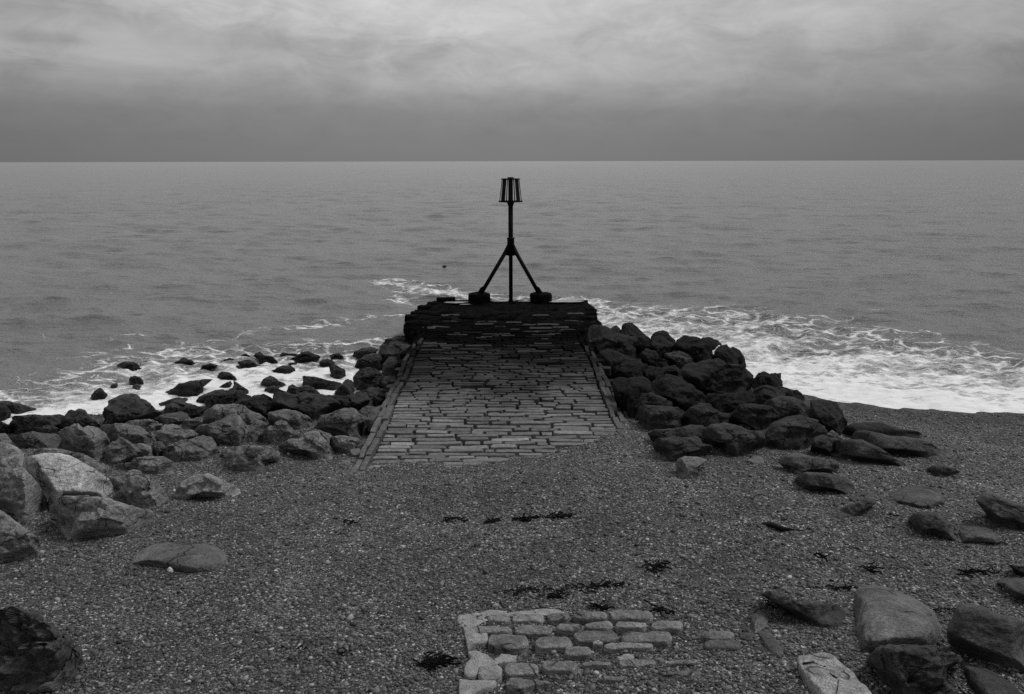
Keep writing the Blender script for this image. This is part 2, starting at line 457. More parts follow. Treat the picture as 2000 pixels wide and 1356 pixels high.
def sea():
    r1 = np.geomspace(8.5, 260, 1000); r2 = np.geomspace(270, 60000, 90)
    rr = np.concatenate([r1, r2]); an = np.radians(np.linspace(-62, 62, 760))
    A, Rr = np.meshgrid(an, rr)
    X = Rr * np.sin(A); Y = Rr * np.cos(A)
    r = np.random.RandomState(21)
    sp = Rr * .0036 + .02
    Z = np.zeros_like(X); DX = np.zeros_like(X); DY = np.zeros_like(X)
    dsh = Y - shore(X)
    for i in range(110):
        lam = math.exp(r.uniform(math.log(.28), math.log(4.5)))
        th = r.normal(math.radians(-96), .45)
        a = .0058 * lam ** .5
        kx, ky = math.cos(th) * 2 * math.pi / lam, math.sin(th) * 2 * math.pi / lam
        fade = np.clip(lam / (sp * 3.0) - 1, 0, 1)
        ph = kx * X + ky * Y + r.uniform(0, 6.28) + .35 * np.sin(.21 * X + r.uniform(0, 6)) + .3 * np.sin(.17 * Y + r.uniform(0, 6))
        Z += a * fade * np.sin(ph)
        DX += a * fade * .8 * math.cos(th) * np.cos(ph); DY += a * fade * .8 * math.sin(th) * np.cos(ph)
    calm = .10 + .90 * sstep(.3, 7, dsh)
    Z *= calm; DX *= calm; DY *= calm
    # swells coming in
    Z += .018 * sstep(4, 14, dsh) * sstep(120, 40, Y) * np.sin(2 * math.pi * (Y + .10 * X + 1.2 * np.sin(X * .12)) / 6.5)
    # breaking wave at the right, low breakers at the left
    yc = 18.6 + .16 * (X - 7) + .12 * np.sin(X * 2.1)
    w = sstep(4.6, 5.4, X) * sstep(9.5, 7.2, X)
    t = Y - yc
    Z += .30 * w * np.where(t < 0, np.exp(-(t / .16) ** 2), np.exp(-(t / 1.1) ** 2)) * (.75 + .35 * np.sin(X * 3.1 + np.sin(X * 1.3)))
    yc = 19.3 + .05 * (X + 5) + .15 * np.sin(X * 1.7)
    w = sstep(-9.5, -7.5, X) * sstep(-2.6, -3.4, X)
    t = Y - yc
    Z += .09 * w * np.where(t < 0, np.exp(-(t / .25) ** 2), np.exp(-(t / .8) ** 2))
    px, py = project(X, Y, np.zeros_like(X))
    foam = foam_density(px, py, X, Y)
    lump = fbm(X, Y, [5, 11, 23], [.034, .022, .012], 9)
    Z += lump * sstep(.15, .6, foam) * (.35 + .65 * sstep(.3, 3.5, dsh))
    o = grid_obj('sea', X + DX, Y + DY, Z, M_SEA, {'foam': foam})
    set_props(o, kind='structure')
sea()

# ------------------------------------------------------------------ rocks
ZONES = {'A': (0, 620, 3.988), 'B': (400, 620, 3.988), 'C': (0, 850, 3.988), 'D': (1150, 620, 3.988), 'E': (1500, 740, 3.988),
         'F': (1450, 1016, 3.988), 'L': (0, 1150, 4.0), 'G': (1700, 900, 4.52), 'P': (850, 1120, 3.333)}
def tofull(zone, p):
    ox, oy, s = ZONES[zone]
    return ox + p[0] / s, oy + p[1] / s

def rock(zone, pts, alb, label, group=None, g=None, mat=None, seed=None, vr=None, k=None, rough=1.0, sharp=None, cat='boulder', name='boulder', lean=None, dome=None):
    P = [tofull(zone, p) for p in pts]
    seed = seed if seed is not None else int(abs(P[0][0] * 31 + P[0][1] * 17)) % 9973
    r = random.Random(seed)
    n = len(P)
    area = sum(P[i][0] * P[(i + 1) % n][1] - P[(i + 1) % n][0] * P[i][1] for i in range(n))
    if area < 0: P = P[::-1]                    # clockwise on screen
    cx = sum(p[0] for p in P) / n; cy = sum(p[1] for p in P) / n
    if group == RIGHT: P = [(cx + (a - cx) * 1.09, cy + (b - cy) * (1.05 if b < cy else 1.16)) for a, b in P]
    elif group == LEFT: P = [(cx + (a - cx) * 1.08, cy + (b - cy) * (1.05 if b < cy else 1.13)) for a, b in P]
    x0, x1 = min(p[0] for p in P), max(p[0] for p in P)
    y0, y1 = min(p[1] for p in P), max(p[1] for p in P)
    gb = y1 if g is None else g
    mid = (x0 + x1) / 2
    Yb = ground_hit(min(max(mid, -50), 2050), gb)
    water = tz(at_y(min(max(mid, -50), 2050), gb, Yb).x, Yb) < -.03
    off = .03
    if water:
        off = .16; Yb -= .10
    elif group == SHIN: off = .04; rough *= .7
    dep = math.atan2(H, Yb)
    m2p = Yb / F                               # metres per pixel about here
    W = (x1 - x0) * m2p; Hh = (y1 - y0) * m2p
    big = x1 - x0 > 60
    SEG = (110 if x1 - x0 > 150 else 84) if big else 48; RING = (34 if x1 - x0 > 150 else 24) if big else 13
    # resample the outline by arc length, corners kept but eased
    L = [math.dist(P[i], P[(i + 1) % n]) for i in range(n)]; T = sum(L)
    out = []
    for j in range(SEG):
        s = T * j / SEG; i = 0
        while s > L[i]: s -= L[i]; i = (i + 1) % n
        f = s / L[i]
        a, b = P[i], P[(i + 1) % n]
        out.append((a[0] + (b[0] - a[0]) * f, a[1] + (b[1] - a[1]) * f))
    for _ in range(1):
        out = [((out[j - 1][0] + 2 * out[j][0] + out[(j + 1) % SEG][0]) / 4, (out[j - 1][1] + 2 * out[j][1] + out[(j + 1) % SEG][1]) / 4) for j in range(SEG)]
    # where the lower outline meets the ground
    kn = []
    for p in P:
        kn.append(min(ground_fast(p[0], p[1]), Yb + 1.2 * W) - Yb)
    gofs = []
    for j in range(SEG):
        s = T * j / SEG; i = 0
        while s > L[i]: s -= L[i]; i = (i + 1) % n
        f = s / L[i]
        gofs.append(max(0, kn[i] * (1 - f) + kn[(i + 1) % n] * f))
    vr = vr if vr is not None else r.uniform(.38, .62)
    k = k if k is not None else r.uniform(.5, .85)
    lean = lean if lean is not None else r.uniform(.15, .5)
    sharp = sharp if sharp is not None else (r.uniform(.012, .03) if zone in 'DEFG' else r.uniform(.004, .014))
    tanv = math.tan(dep + .05)
    planes = []; ang = zone in 'ABCL' or group == RIGHT
    planes.append((0.0, lean * Hh, 0.0))                                   # front: a*u + b*v + c
    b = k * Hh / tanv; planes.append((r.uniform(-.12, .12) * W, b, -b * vr))   # top
    for sgn in (-1, 1):
        a = r.uniform(.5, 1.15) * W; planes.append((sgn * a, r.uniform(-.3, .5) * Hh, -a * r.uniform(.25, .7)))
    for _ in range(3 if ang else 5):
        a = r.choice((-1, 1)) * r.uniform(.15, .9) * W; b = r.uniform(.05, .9) * Hh / tanv
        planes.append((a, b, -(abs(a) * r.uniform(.15, .5) + b * r.uniform(.35, .75))))
    sm = sharp * max(W, .12); pa, pb = r.uniform(-.6, .6), r.uniform(-.5, .5)
    def surf(u, v):
        vals = [a * u + b * v + c for a, b, c in planes]
        m = max(vals)
        return m + sm * math.log(sum(math.exp((x - m) / sm) for x in vals)) - s0
    s0 = 0.0
    s0 = min(surf(u_ / 6, .04) for u_ in range(-4, 5)) + .03 * W
    ext = (0.10 if not water else .22) * (y1 - y0) + (2 if not water else 3)
    verts = []; faces = []
    base = at_y(mid, gb, Yb + .3 * W); base.z = max(tz(base.x, base.y), -.05)
    sd = Vector((seed * .37 % 50, seed * .73 % 50, seed * .19 % 50))
    amp = rough * min(.11 * W, .13, .25 * Hh)
    fq = 1.6 / max(W, .25)
    fct = (1.15 if zone in 'ABC' else .8) * (2.2 if rough > 1.0 and group == SHIN else (.45 if group == SHIN else 1))
    def disp(p, w=1.0):
        q = p * fq + sd
        nz = mnoise.fractal(q, 1.0, 2.1, 5)
        ridged = abs(mnoise.noise(q * 2.3 + Vector((9, 3, 7))))
        rd = mnoise.noise(Vector((q.x * .8, q.y * .8 + q.x * .5, q.z * 5.5)))       # bedding
        fine = mnoise.fractal(q * 5.5, 1.0, 2.0, 3)
        fc = 0.0
        for fs, fa in ((1.25, 1.0), (3.1, .42)):
            qq = Vector((q.x * fs, q.y * fs, q.z * fs * 1.5)) + sd
            c = mnoise.voronoi(qq)[1][0]
            nn = mnoise.noise_vector(c * 3.7 + Vector((.31, .77, .13)))
            fc += max(-.5, min(.5, (qq - c).dot(nn) * 1.9)) * fa
        return (nz * .42 + (ridged - .25) * .4 + rd * .4 + fine * .32 + fc * fct) * amp * w
    ccx, ccy = cx, cy
    def place(px, py, Yw):
        return at_y(px, py, Yw)
    ctr = None
    pts3 = []
    for ri in range(RING + 1):
        rr = (ri / RING) ** .85
        row = []
        for j in range(SEG if ri else 1):
            ox, oy = out[j]
            px = ccx + (ox - ccx) * rr; py = ccy + (oy - ccy) * rr
            u = (px - mid) / (x1 - x0) * 2; v = (gb - py) / max(y1 - y0, 1)
            dv = (oy - ccy) / max(y1 - y0, 1)
            low = max(0.0, min(1.0, dv * 3))                              # 1 along the bottom of the outline
            Yw = Yb + surf(u, v)
            Yw += (.07 if ang else .16) * min(W, Hh * 2) * rr ** 10 * (1 - low * .6)          # rounded towards the silhouette
            if low > 0:
                tgt = Yb + gofs[j]
                wgt = low * float(sstep(.55, 1.0, rr))
                Yw = Yw + (max(tgt - off, Yw) - Yw) * wgt
            if dome:
                hh = .8 * Hh * min(1.0, .5 + .1 * dome)
                tilt = .35 * Hh * (pa * u + pb * (v - .5))
                Yw = ground_fast(px, py) - .03 - (hh + tilt) * (1 - rr ** dome)
            elif v < .55:
                Yw = min(Yw, ground_fast(px, py) - off)
            if group == SHIN:
                Yw = min(Yw, ground_fast(px, py) - .04 - .55 * Hh * (1 - rr ** 3))
            py2 = py + ext * low * float(sstep(.75, 1, rr))
            p = place(px, py2, Yw)
            q = disp(p)
            nrm = (Vector((u * .5, -.8, .6))).normalized()
            p = p + nrm * q * (1 - .55 * rr)
            if rr > .9:                                                   # ragged silhouette
                dirp = Vector((ox - ccx, 0, -(oy - ccy))); dirp.normalize()
                p = p + dirp * q * .22
            row.append(p)
        pts3.append(row)
    for row in pts3:
        verts.extend(row)
    def vi(ri, j): return 0 if ri == 0 else 1 + (ri - 1) * SEG + j % SEG
    for j in range(SEG): faces.append((0, vi(1, j), vi(1, j + 1)))
    for ri in range(1, RING):
        for j in range(SEG): faces.append((vi(ri, j), vi(ri + 1, j), vi(ri + 1, j + 1), vi(ri, j + 1)))
    # far side: the outline swept back and drawn in, down into the ground
    lastb = 1 + (RING - 1) * SEG
    Ymax = max(p.y for p in pts3[RING])
    back = max(.22 * W, .12)
    cb = Vector((base.x, Yb + .45 * W, base.z))
    prev = lastb
    for s, (dy, shr, dz) in enumerate([(.45, .97, .0), (.85, .84, .08), (1.05, .55, .2)]):
        st = len(verts)
        for j in range(SEG):
            p = pts3[RING][j].copy()
            dirn = Vector((p.x, p.y, p.z - H)).normalized()
            p += dirn * (back * dy) / max(.2, dirn.y)
            c2 = Vector((cb.x, p.y, min(base.z, p.z)))
            p = c2 + (p - c2) * shr
            p.z -= dz * Hh * .6
            p = p + Vector((0, 1, 0)) * disp(p) * .6
            verts.append(p)
        for j in range(SEG):
            faces.append((prev + j, st + j, st + (j + 1) % SEG, prev + (j + 1) % SEG))
        prev = st
    cen = sum((verts[prev + j] for j in range(SEG)), Vector()) / SEG
    verts.append(cen)
    for j in range(SEG): faces.append((prev + j, len(verts) - 1, prev + (j + 1) % SEG))
    o = mesh_obj(name, verts, faces, mat or M_ROCK, loc=base, recalc=True)
    alb *= (2.2 if 'A' <= zone <= 'C' else 1.3 if zone == 'F' else 1.7) if alb > .028 else (1.3 if alb > .0175 else .9)
    if group == RIGHT: alb *= .68
    if alb > .4: alb = .42
    o.color = (alb, alb, alb, 1)
    set_props(o, label, cat, group)
    return o

SURF = 'rocks awash in the surf'
LEFT = 'boulders heaped beside the jetty, seaward wet ones and dry ones'
RIGHT = 'dark armour boulders piled against the seaward side of the jetty'
SHIN = 'rocks half buried in the shingle'
W_ = M_WET
exec_rocks = []
def RK(*a, **kw): exec_rocks.append((a, kw))

# --- rocks awash (left of the jetty)
RK('A', [(905,400),(915,365),(960,345),(1040,345),(1085,370),(1110,390),(1060,402),(980,410)], .010, 'smooth black oval rock standing alone farthest out in the left surf', SURF, mat=W_)
RK('A', [(1305,385),(1350,350),(1395,335),(1425,305),(1480,325),(1530,358),(1450,372),(1380,380)], .013, 'black peaked rock with a long low left flank, wave running behind it', SURF, mat=W_)
RK('A', [(1550,405),(1580,375),(1630,358),(1705,375),(1640,390),(1590,402)], .010, 'low thin black rock barely above the foam, next to the peaked surf rock', SURF, mat=W_)
RK('B', [(105,355),(150,330),(195,312),(235,330),(245,350),(180,362)], .010, 'small black triangular rock between two low surf rocks', SURF, mat=W_)
RK('B', [(220,385),(240,350),(290,338),(345,330),(385,345),(400,365),(455,372),(430,384),(330,384),(260,390)], .010, 'long black rock with a bump and a flat right tail in the foam', SURF, mat=W_)
RK('B', [(275,305),(310,278),(345,292),(355,304),(300,314)], .010, 'tiny black rock tip in the spray of the breaking wavelet', SURF, mat=W_)
RK('B', [(380,300),(395,278),(425,262),(460,295),(520,300),(585,335),(520,342),(430,350),(405,322)], .012, 'black rock with an upright knob at one end and a sloping tail', SURF, mat=W_)
RK('B', [(625,352),(660,320),(715,300),(750,268),(800,262),(850,275),(905,308),(870,330),(790,338),(710,348)], .010, 'largest humped black rock out in the left surf', SURF, mat=W_)
RK('B', [(640,368),(665,350),(715,352),(725,372),(690,384)], .010, 'little black rock touching the foot of the largest humped surf rock', SURF, mat=W_)
RK('B', [(510,430),(550,392),(600,374),(665,372),(705,400),(710,415),(680,434),(590,436)], .010, 'rounded black rock with foam on all sides, in front of the humped one', SURF, mat=W_)
RK('B', [(580,292),(605,272),(640,282),(735,286),(730,294),(620,298)], .012, 'thin black sliver of rock behind the humped surf rock', SURF, mat=W_)
RK('B', [(965,298),(1000,282),(1045,278),(1085,308),(1040,322),(1000,320)], .012, 'small dark rock half covered by the wave, alone towards the jetty', SURF, mat=W_)
RK('B', [(888,365),(905,335),(950,320),(1000,340),(1025,362),(980,378),(930,372)], .012, 'dark wedge rock at the upper end of a diagonal pair in the foam', SURF, mat=W_)
RK('B', [(975,425),(970,385),(1010,362),(1050,385),(1095,408),(1100,450),(1050,472),(985,474)], .014, 'dark ridged rock at the lower end of a diagonal pair in the foam', SURF, mat=W_)
RK('B', [(90,478),(105,435),(150,420),(195,430),(250,468),(260,484),(190,484)], .012, 'dark half dome rock standing in white foam', SURF, mat=W_)
RK('B', [(435,512),(460,470),(510,450),(545,465),(590,500),(660,522),(600,547),(520,529)], .022, 'grey brown rock awash with foam streaming over its flank', SURF, mat=W_)
RK('B', [(455,592),(470,550),(530,530),(590,540),(570,572),(520,597)], .024, 'low grey rock in foam just below the grey brown awash rock', SURF, mat=W_)
RK('B', [(222,575),(222,488),(260,515),(345,568),(330,590),(270,604)], .014, 'dark fin shaped rock with a vertical left edge and pointed tip', SURF, mat=W_, sharp=.02)
RK('A', [(1280,595),(1290,565),(1350,555),(1400,515),(1480,490),(1600,480),(1660,485),(1610,512),(1580,545),(1590,574),(1540,608),(1420,610)], .014, 'broad pitted dark slab sloping out of the foam towards the rock heap', SURF, mat=W_)
RK('A', [(1690,547),(1750,510),(1800,495),(1812,520),(1760,550)], .02, 'narrow dark rock awash beside the fin shaped rock', SURF, mat=W_)
RK('A', [(700,640),(710,600),(735,570),(780,543),(815,575),(845,602),(800,624),(740,638)], .016, 'small dark pyramid rock alone in the foam, before the big wedge boulder', SURF, mat=W_)
RK('A', [(1000,502),(1020,465),(1055,453),(1090,465),(1125,500),(1080,500),(1040,505)], .016, 'small dark arched rock with foam filling its hollow', SURF, mat=W_)
RK('A', [(855,537),(880,512),(915,512),(915,542),(880,549)], .02, 'tiny dark rock poking through the foam by the arched rock', SURF, mat=W_)
RK('A', [(1030,537),(1070,515),(1105,535),(1070,552)], .035, 'tiny grey rock just covered by foam under the arched rock', SURF, mat=W_)
RK('A', [(-60,655),(60,655),(160,670),(240,700),(290,708),(230,728),(140,744),(60,746),(-60,730)], .02, 'flat brown black slab at the photo edge with foam lapping its tip', SURF, mat=W_)
RK('A', [(-60,690),(0,680),(60,695),(90,740),(80,770),(40,792),(-60,805)], .012, 'black rock at the photo edge, just in front of the flat awash slab', SURF, mat=W_)

# --- left heap
RK('A', [(-60,820),(0,810),(50,830),(100,870),(108,895),(60,902),(-60,900)], .012, 'small black rock at the photo edge at the shore end of the left surf', LEFT, mat=W_)
RK('A', [(90,850),(85,815),(140,775),(250,760),(400,765),(450,757),(510,775),(500,830),(450,900),(380,915),(200,905),(110,900)], .022, 'long low dark boulder with a level top lying along the left waterline', LEFT, mat=W_)
RK('A', [(450,850),(500,785),(540,735),(610,712),(655,720),(700,780),(780,840),(740,880),(600,920),(500,890)], .022, 'dark steep sided boulder between the long low one and the big wedge', LEFT, mat=W_)
RK('A', [(805,790),(830,720),(900,645),(970,605),(1040,608),(1100,640),(1170,690),(1250,745),(1230,770),(1120,800),(960,832),(850,842),(805,818)], .022, 'biggest dark wedge boulder at the edge of the left foam, black base', LEFT, mat=W_, vr=.3)
RK('A', [(270,880),(280,835),(330,822),(420,850),(500,880),(480,915),(330,920)], .03, 'small brown rock leaning on the front of the long low dark boulder', LEFT)
RK('A', [(75,930),(190,905),(270,895),(370,910),(450,930),(480,1000),(370,1006),(250,1010),(150,1005)], .038, 'flat grey boulder lying on shingle before the long low dark boulder', LEFT)
RK('A', [(800,880),(830,835),(950,835),(1060,860),(1150,905),(1205,950),(1180,990),(1000,1010),(850,970)], .05, 'broad grey boulder directly in front of the biggest dark wedge', LEFT)
RK('A', [(980,830),(1020,810),(1150,790),(1220,810),(1255,850),(1230,885),(1180,905),(1100,880),(1000,845)], .066, 'paler tilted boulder with bedding lines touching the wedge boulder base', LEFT)
RK('A', [(480,1020),(478,900),(520,870),(610,827),(650,870),(690,850),(760,860),(800,900),(840,960),(845,1010),(790,1085),(740,1085),(690,1070),(580,1060)], .06, 'tall pointed grey boulder with rough vertical fluting on its flank', LEFT, sharp=.02, k=.35, vr=.7)
RK('A', [(850,930),(880,890),(980,885),(1080,910),(1130,950),(1130,990),(1000,990),(930,980),(880,985)], .066, 'rounded grey boulder wedged behind the dark faced triangular one', LEFT)
RK('A', [(1060,1050),(1040,990),(1120,985),(1180,1010),(1215,1060),(1215,1085),(1110,1100)], .066, 'lumpy light grey boulder beside the dark faced triangular one', LEFT)
RK('A', [(1190,1000),(1210,970),(1260,970),(1285,1000),(1270,1055),(1220,1088),(1205,1050)], .055, 'small round boulder squeezed in a gap next to the lumpy light one', LEFT)
RK('A', [(790,1080),(830,1010),(910,960),(950,935),(1010,970),(1060,1010),(1100,1060),(1100,1085),(1020,1110),(930,1145),(860,1145)], .06, 'triangular boulder with a smooth dark front face and pale peak', LEFT, k=.3, vr=.75)
RK('A', [(1205,970),(1240,890),(1290,840),(1370,845),(1430,880),(1490,875),(1540,915),(1480,955),(1400,985),(1300,1030),(1250,1010)], .066, 'weathered grey boulder with pale ragged top and a rounded left shoulder', LEFT)
RK('A', [(1180,800),(1250,765),(1400,735),(1455,750),(1480,790),(1450,815),(1300,835),(1250,830)], .036, 'low flat topped dark boulder right behind the bedded pale one', LEFT)
RK('A', [(1450,800),(1540,780),(1620,795),(1640,830),(1560,850),(1470,860),(1420,850)], .05, 'low grey boulder filling the gap before the black sloping boulder', LEFT)
RK('A', [(1250,745),(1300,680),(1370,655),(1480,670),(1520,692),(1400,740),(1300,750)], .028, 'dark boulder with a smooth lighter shoulder at the foam edge', LEFT, mat=W_)
RK('A', [(1380,740),(1420,710),(1500,690),(1560,695),(1610,705),(1580,770),(1480,785),(1400,760)], .010, 'black sloping boulder in the heap beside the lighter shouldered one', LEFT, mat=W_)
RK('A', [(1220,672),(1300,650),(1370,628),(1440,625),(1475,645),(1420,664),(1300,684),(1240,690)], .025, 'flat wet slab lying in foam at the heap edge', LEFT, mat=W_)
RK('A', [(1505,657),(1560,610),(1640,580),(1720,565),(1745,580),(1690,624),(1620,644),(1540,660)], .02, 'thin tilted slab with its edge to the foam, before the fin rock', LEFT, mat=W_)
RK('B', [(0,690),(20,640),(60,600),(130,595),(160,570),(240,555),(300,580),(350,620),(330,660),(220,690),(90,705),(30,710)], .013, 'large black boulder on the seaward rim of the heap below the fin rock', LEFT, mat=W_)
RK('B', [(220,670),(300,635),(355,625),(370,605),(440,605),(500,630),(540,660),(580,700),(540,760),(490,800),(400,790),(310,730)], .010, 'deep black undercut boulder between the two largest heap boulders', LEFT, mat=W_)
RK('B', [(630,580),(660,530),(690,522),(725,545),(745,580),(740,620),(650,615)], .018, 'dark pointed boulder peeping over the biggest block of the heap', LEFT, mat=W_)
RK('B', [(730,545),(790,530),(850,550),(905,595),(870,615),(760,600)], .018, 'dark low boulder just behind the biggest block, beside the pointed one', LEFT, mat=W_)
RK('B', [(530,670),(550,600),(575,560),(620,580),(690,600),(800,590),(900,600),(960,620),(1020,655),(1055,695),(970,750),(920,785),(840,800),(760,770),(680,735),(580,710)], .025, 'biggest dark angular block of the heap with an overhanging front edge', LEFT, vr=.35, sharp=.02)
RK('B', [(775,525),(778,460),(850,465),(940,485),(1010,500),(1060,515),(1040,550),(960,562),(860,552)], .013, 'long black slab pointing seaward like a prow above the foam', LEFT, mat=W_)
RK('B', [(990,595),(1030,560),(1070,510),(1110,480),(1145,500),(1165,560),(1160,612),(1080,614)], .018, 'dark upright tooth boulder standing next to the prow slab', LEFT, mat=W_)
RK('B', [(1165,535),(1170,470),(1205,410),(1280,400),(1340,415),(1380,450),(1400,490),(1380,540),(1290,568),(1200,560)], .018, 'big rounded dark boulder halfway along the jetty side, foam before it', LEFT, mat=W_)
RK('B', [(1370,530),(1390,460),(1480,465),(1545,440),(1510,510),(1460,590),(1400,580)], .018, 'dark boulder tucked against the jetty kerb behind the rounded one', LEFT, mat=W_)
RK('B', [(1165,374),(1200,330),(1250,300),(1300,280),(1360,290),(1395,340),(1390,384),(1270,390)], .012, 'black tilted boulder at the waterline below the weedy domed one', LEFT, mat=W_)
RK('B', [(1150,300),(1160,265),(1230,240),(1290,230),(1350,250),(1310,290),(1220,312)], .012, 'pitted black rock farthest out along the jetty side', LEFT, mat=W_)
RK('B', [(1345,300),(1390,215),(1500,200),(1600,220),(1655,260),(1630,320),(1560,385),(1500,350),(1400,330)], .016, 'large dark block under the domed boulder at the jetty flank', LEFT, mat=W_)
RK('B', [(1385,225),(1420,175),(1500,150),(1560,147),(1620,165),(1665,195),(1660,260),(1600,245),(1500,222),(1440,226)], .008, 'black domed boulder nearest the weedy jetty head', LEFT, mat=W_)
RK('B', [(1370,430),(1410,340),(1440,305),(1490,320),(1530,370),(1560,400),(1520,460),(1440,460)], .014, 'black ridged boulder lodged under the kerb between two larger ones', LEFT, mat=W_)
RK('B', [(1190,610),(1280,550),(1340,545),(1420,575),(1445,600),(1410,660),(1340,700),(1280,660)], .02, 'smooth dark boulder against the kerb at the landward end of the wet ones', LEFT, mat=W_)
RK('B', [(950,605),(1100,610),(1200,580),(1270,570),(1290,640),(1210,710),(1150,740),(1050,720)], .022, 'dark sloping boulder behind the mottled one, near the tooth', LEFT)
RK('B', [(1170,645),(1200,600),(1260,620),(1330,670),(1325,700),(1260,718),(1200,705)], .034, 'small oval brown grey boulder perched above the mottled one', LEFT)
RK('B', [(860,865),(920,760),(1000,735),(1080,700),(1160,710),(1210,760),(1240,830),(1210,905),(1130,930),(1050,905),(980,890)], .055, 'large mottled grey boulder with pale blotches near the kerb', LEFT)
RK('B', [(1190,745),(1260,690),(1340,700),(1350,790),(1290,870),(1230,900),(1210,840)], .03, 'dark boulder filling the gap between mottled boulder and kerb', LEFT)
RK('B', [(495,800),(510,745),(580,725),(650,722),(720,735),(780,765),(850,830),(830,862),(720,872),(620,850),(530,845)], .055, 'smooth grey boulder below the overhanging block, straight lower edge', LEFT)
RK('B', [(425,940),(450,900),(520,845),(590,810),(640,830),(690,880),(740,925),(700,950),(600,980),(530,985),(480,970)], .062, 'grey pointed boulder with slanting bedding lines on the shingle edge', LEFT, k=.35)
RK('B', [(0,835),(20,740),(100,695),(210,690),(300,700),(380,750),(440,780),(500,825),(480,880),(420,890),(300,880),(110,850)], .062, 'broad grey boulder with a curved top above the shadowed gap', LEFT)
RK('B', [(-60,925),(-20,855),(100,820),(180,775),(240,757),(290,800),(350,855),(410,915),(418,990),(350,996),(230,990),(90,980),(-20,950)], .055, 'large blunt grey boulder with a shadowed right end by the shingle', LEFT, vr=.45)
RK('B', [(110,1075),(150,1040),(230,1012),(300,1010),(280,1060),(200,1110)], .055, 'small grey rock behind the twin humped one at the heap foot', LEFT)
RK('B', [(90,1165),(120,1120),(180,1090),(200,1040),(260,1005),(340,995),(460,1000),(545,1030),(570,1060),(565,1105),(480,1115),(475,1162),(420,1180),(250,1172)], .07, 'twin humped grey rock with a pale vein at the heap foot', LEFT)
RK('B', [(595,1035),(610,990),(680,945),(740,950),(800,910),(880,905),(930,960),(990,1030),(1015,1075),(980,1088),(850,1078),(780,1045),(690,1035)], .07, 'grey boulder sloping down to the shingle nearest the jetty foot', LEFT)
RK('B', [(800,890),(850,870),(940,890),(985,920),(995,980),(985,1040),(930,1000),(860,930)], .055, 'narrow grey boulder sandwiched behind the sloping one', LEFT)
RK('B', [(980,1015),(1000,930),(1080,920),(1170,940),(1200,955),(1220,970),(1180,1036),(1130,1046),(1050,1032)], .06, 'low grey boulder beside the bottom of the kerb', LEFT)
RK('A', [(1250,1078),(1290,1030),(1400,980),(1500,950),(1580,920),(1640,940),(1685,1000),(1700,1060),(1650,1094),(1580,1112),(1480,1112),(1380,1118)], .065, 'pale striped boulder leaning to one side with a crest along it', LEFT)

# --- near rocks on the left
NEAR = 'big dry boulders at the near end of the left heap'
RK('C', [(200,150),(330,100),(480,108),(560,122),(650,135),(740,195),(850,225),(895,270),(885,325),(800,340),(600,280),(300,220)], .07, 'grey boulder lying close behind the pale flat topped slab', NEAR)
RK('C', [(-80,-10),(45,-10),(90,40),(140,110),(100,150),(-80,120)], .06, 'grey boulder at the photo edge, top of the near group', NEAR)
RK('C', [(150,210),(240,165),(330,140),(480,140),(580,180),(690,235),(790,300),(850,340),(890,390),(892,505),(700,505),(450,505),(400,610),(370,570),(330,430),(230,285)], .30, 'pale flat topped slab, the lightest boulder of the heap, dark notch', NEAR, vr=.36, k=.8, sharp=.015, lean=.1, rough=.5)
RK('C', [(-80,60),(50,55),(120,80),(200,150),(150,215),(220,300),(310,390),(360,470),(355,560),(300,640),(240,692),(180,692),(80,620),(-80,560)], .09, 'large rounded grey boulder left of the pale slab at the photo edge', NEAR, vr=.45)
RK('C', [(-100,560),(0,580),(60,620),(160,700),(260,770),(320,830),(325,910),(200,955),(0,990),(-100,1000)], .085, 'grey boulder with sunk dark front and lichen on its sloping top', NEAR, vr=.4, sharp=.015)
RK('C', [(845,330),(960,315),(1000,280),(1060,265),(1110,300),(1060,350),(930,430),(880,410)], .085, 'small rough pale rock jammed between pale slab and smooth dome', NEAR)
RK('C', [(890,480),(950,420),(1000,340),(1070,310),(1150,320),(1220,360),(1270,410),(1325,502),(1270,530),(1150,565),(1050,560),(970,540)], .085, 'smooth domed grey boulder with a thin vertical seam', NEAR, k=.45)
RK('C', [(395,590),(400,540),(460,480),(620,465),(760,480),(900,520),(1060,560),(1150,575),(1230,620),(1242,685),(1180,742),(1050,772),(800,778),(530,804),(470,770),(420,680)], .10, 'long slab with pale patch and broken lower edge before the pale boulder', NEAR, vr=.45)
RK('C', [(1325,484),(1370,410),(1440,350),(1500,290),(1620,295),(1700,330),(1770,370),(1830,400),(1882,442),(1800,467),(1660,464),(1560,460),(1450,494),(1360,504)], .10, 'pale ridged boulder with dark hollow, alone on shingle by the near heap', NEAR, sharp=.015)
RK('C', [(900,225),(1000,215),(1060,180),(1150,165),(1280,165),(1340,200),(1390,270),(1392,302),(1120,296),(1040,285),(960,305),(900,300)], .07, 'low grey boulder with rounded end behind the smooth dome', NEAR)
RK('C', [(1010,985),(1080,900),(1170,850),(1290,835),(1460,825),(1600,840),(1700,880),(1760,920),(1778,1000),(1700,1042),(1560,1064),(1450,1057),(1330,1034),(1200,1006),(1090,994)], .055, 'isolated flat grey boulder sunk in shingle with a groove on its side', SHIN, vr=.4, k=.7, dome=3.2)
RK('L', [(-120,200),(0,160),(80,152),(220,170),(270,200),(300,215),(390,270),(440,305),(500,360),(580,450),(640,540),(632,592),(530,662),(480,704),(430,742),(200,750),(-120,770)], .042, 'craggy dark boulder in the near corner of the beach', SHIN, vr=.7, k=.35, sharp=.008, rough=2.6)

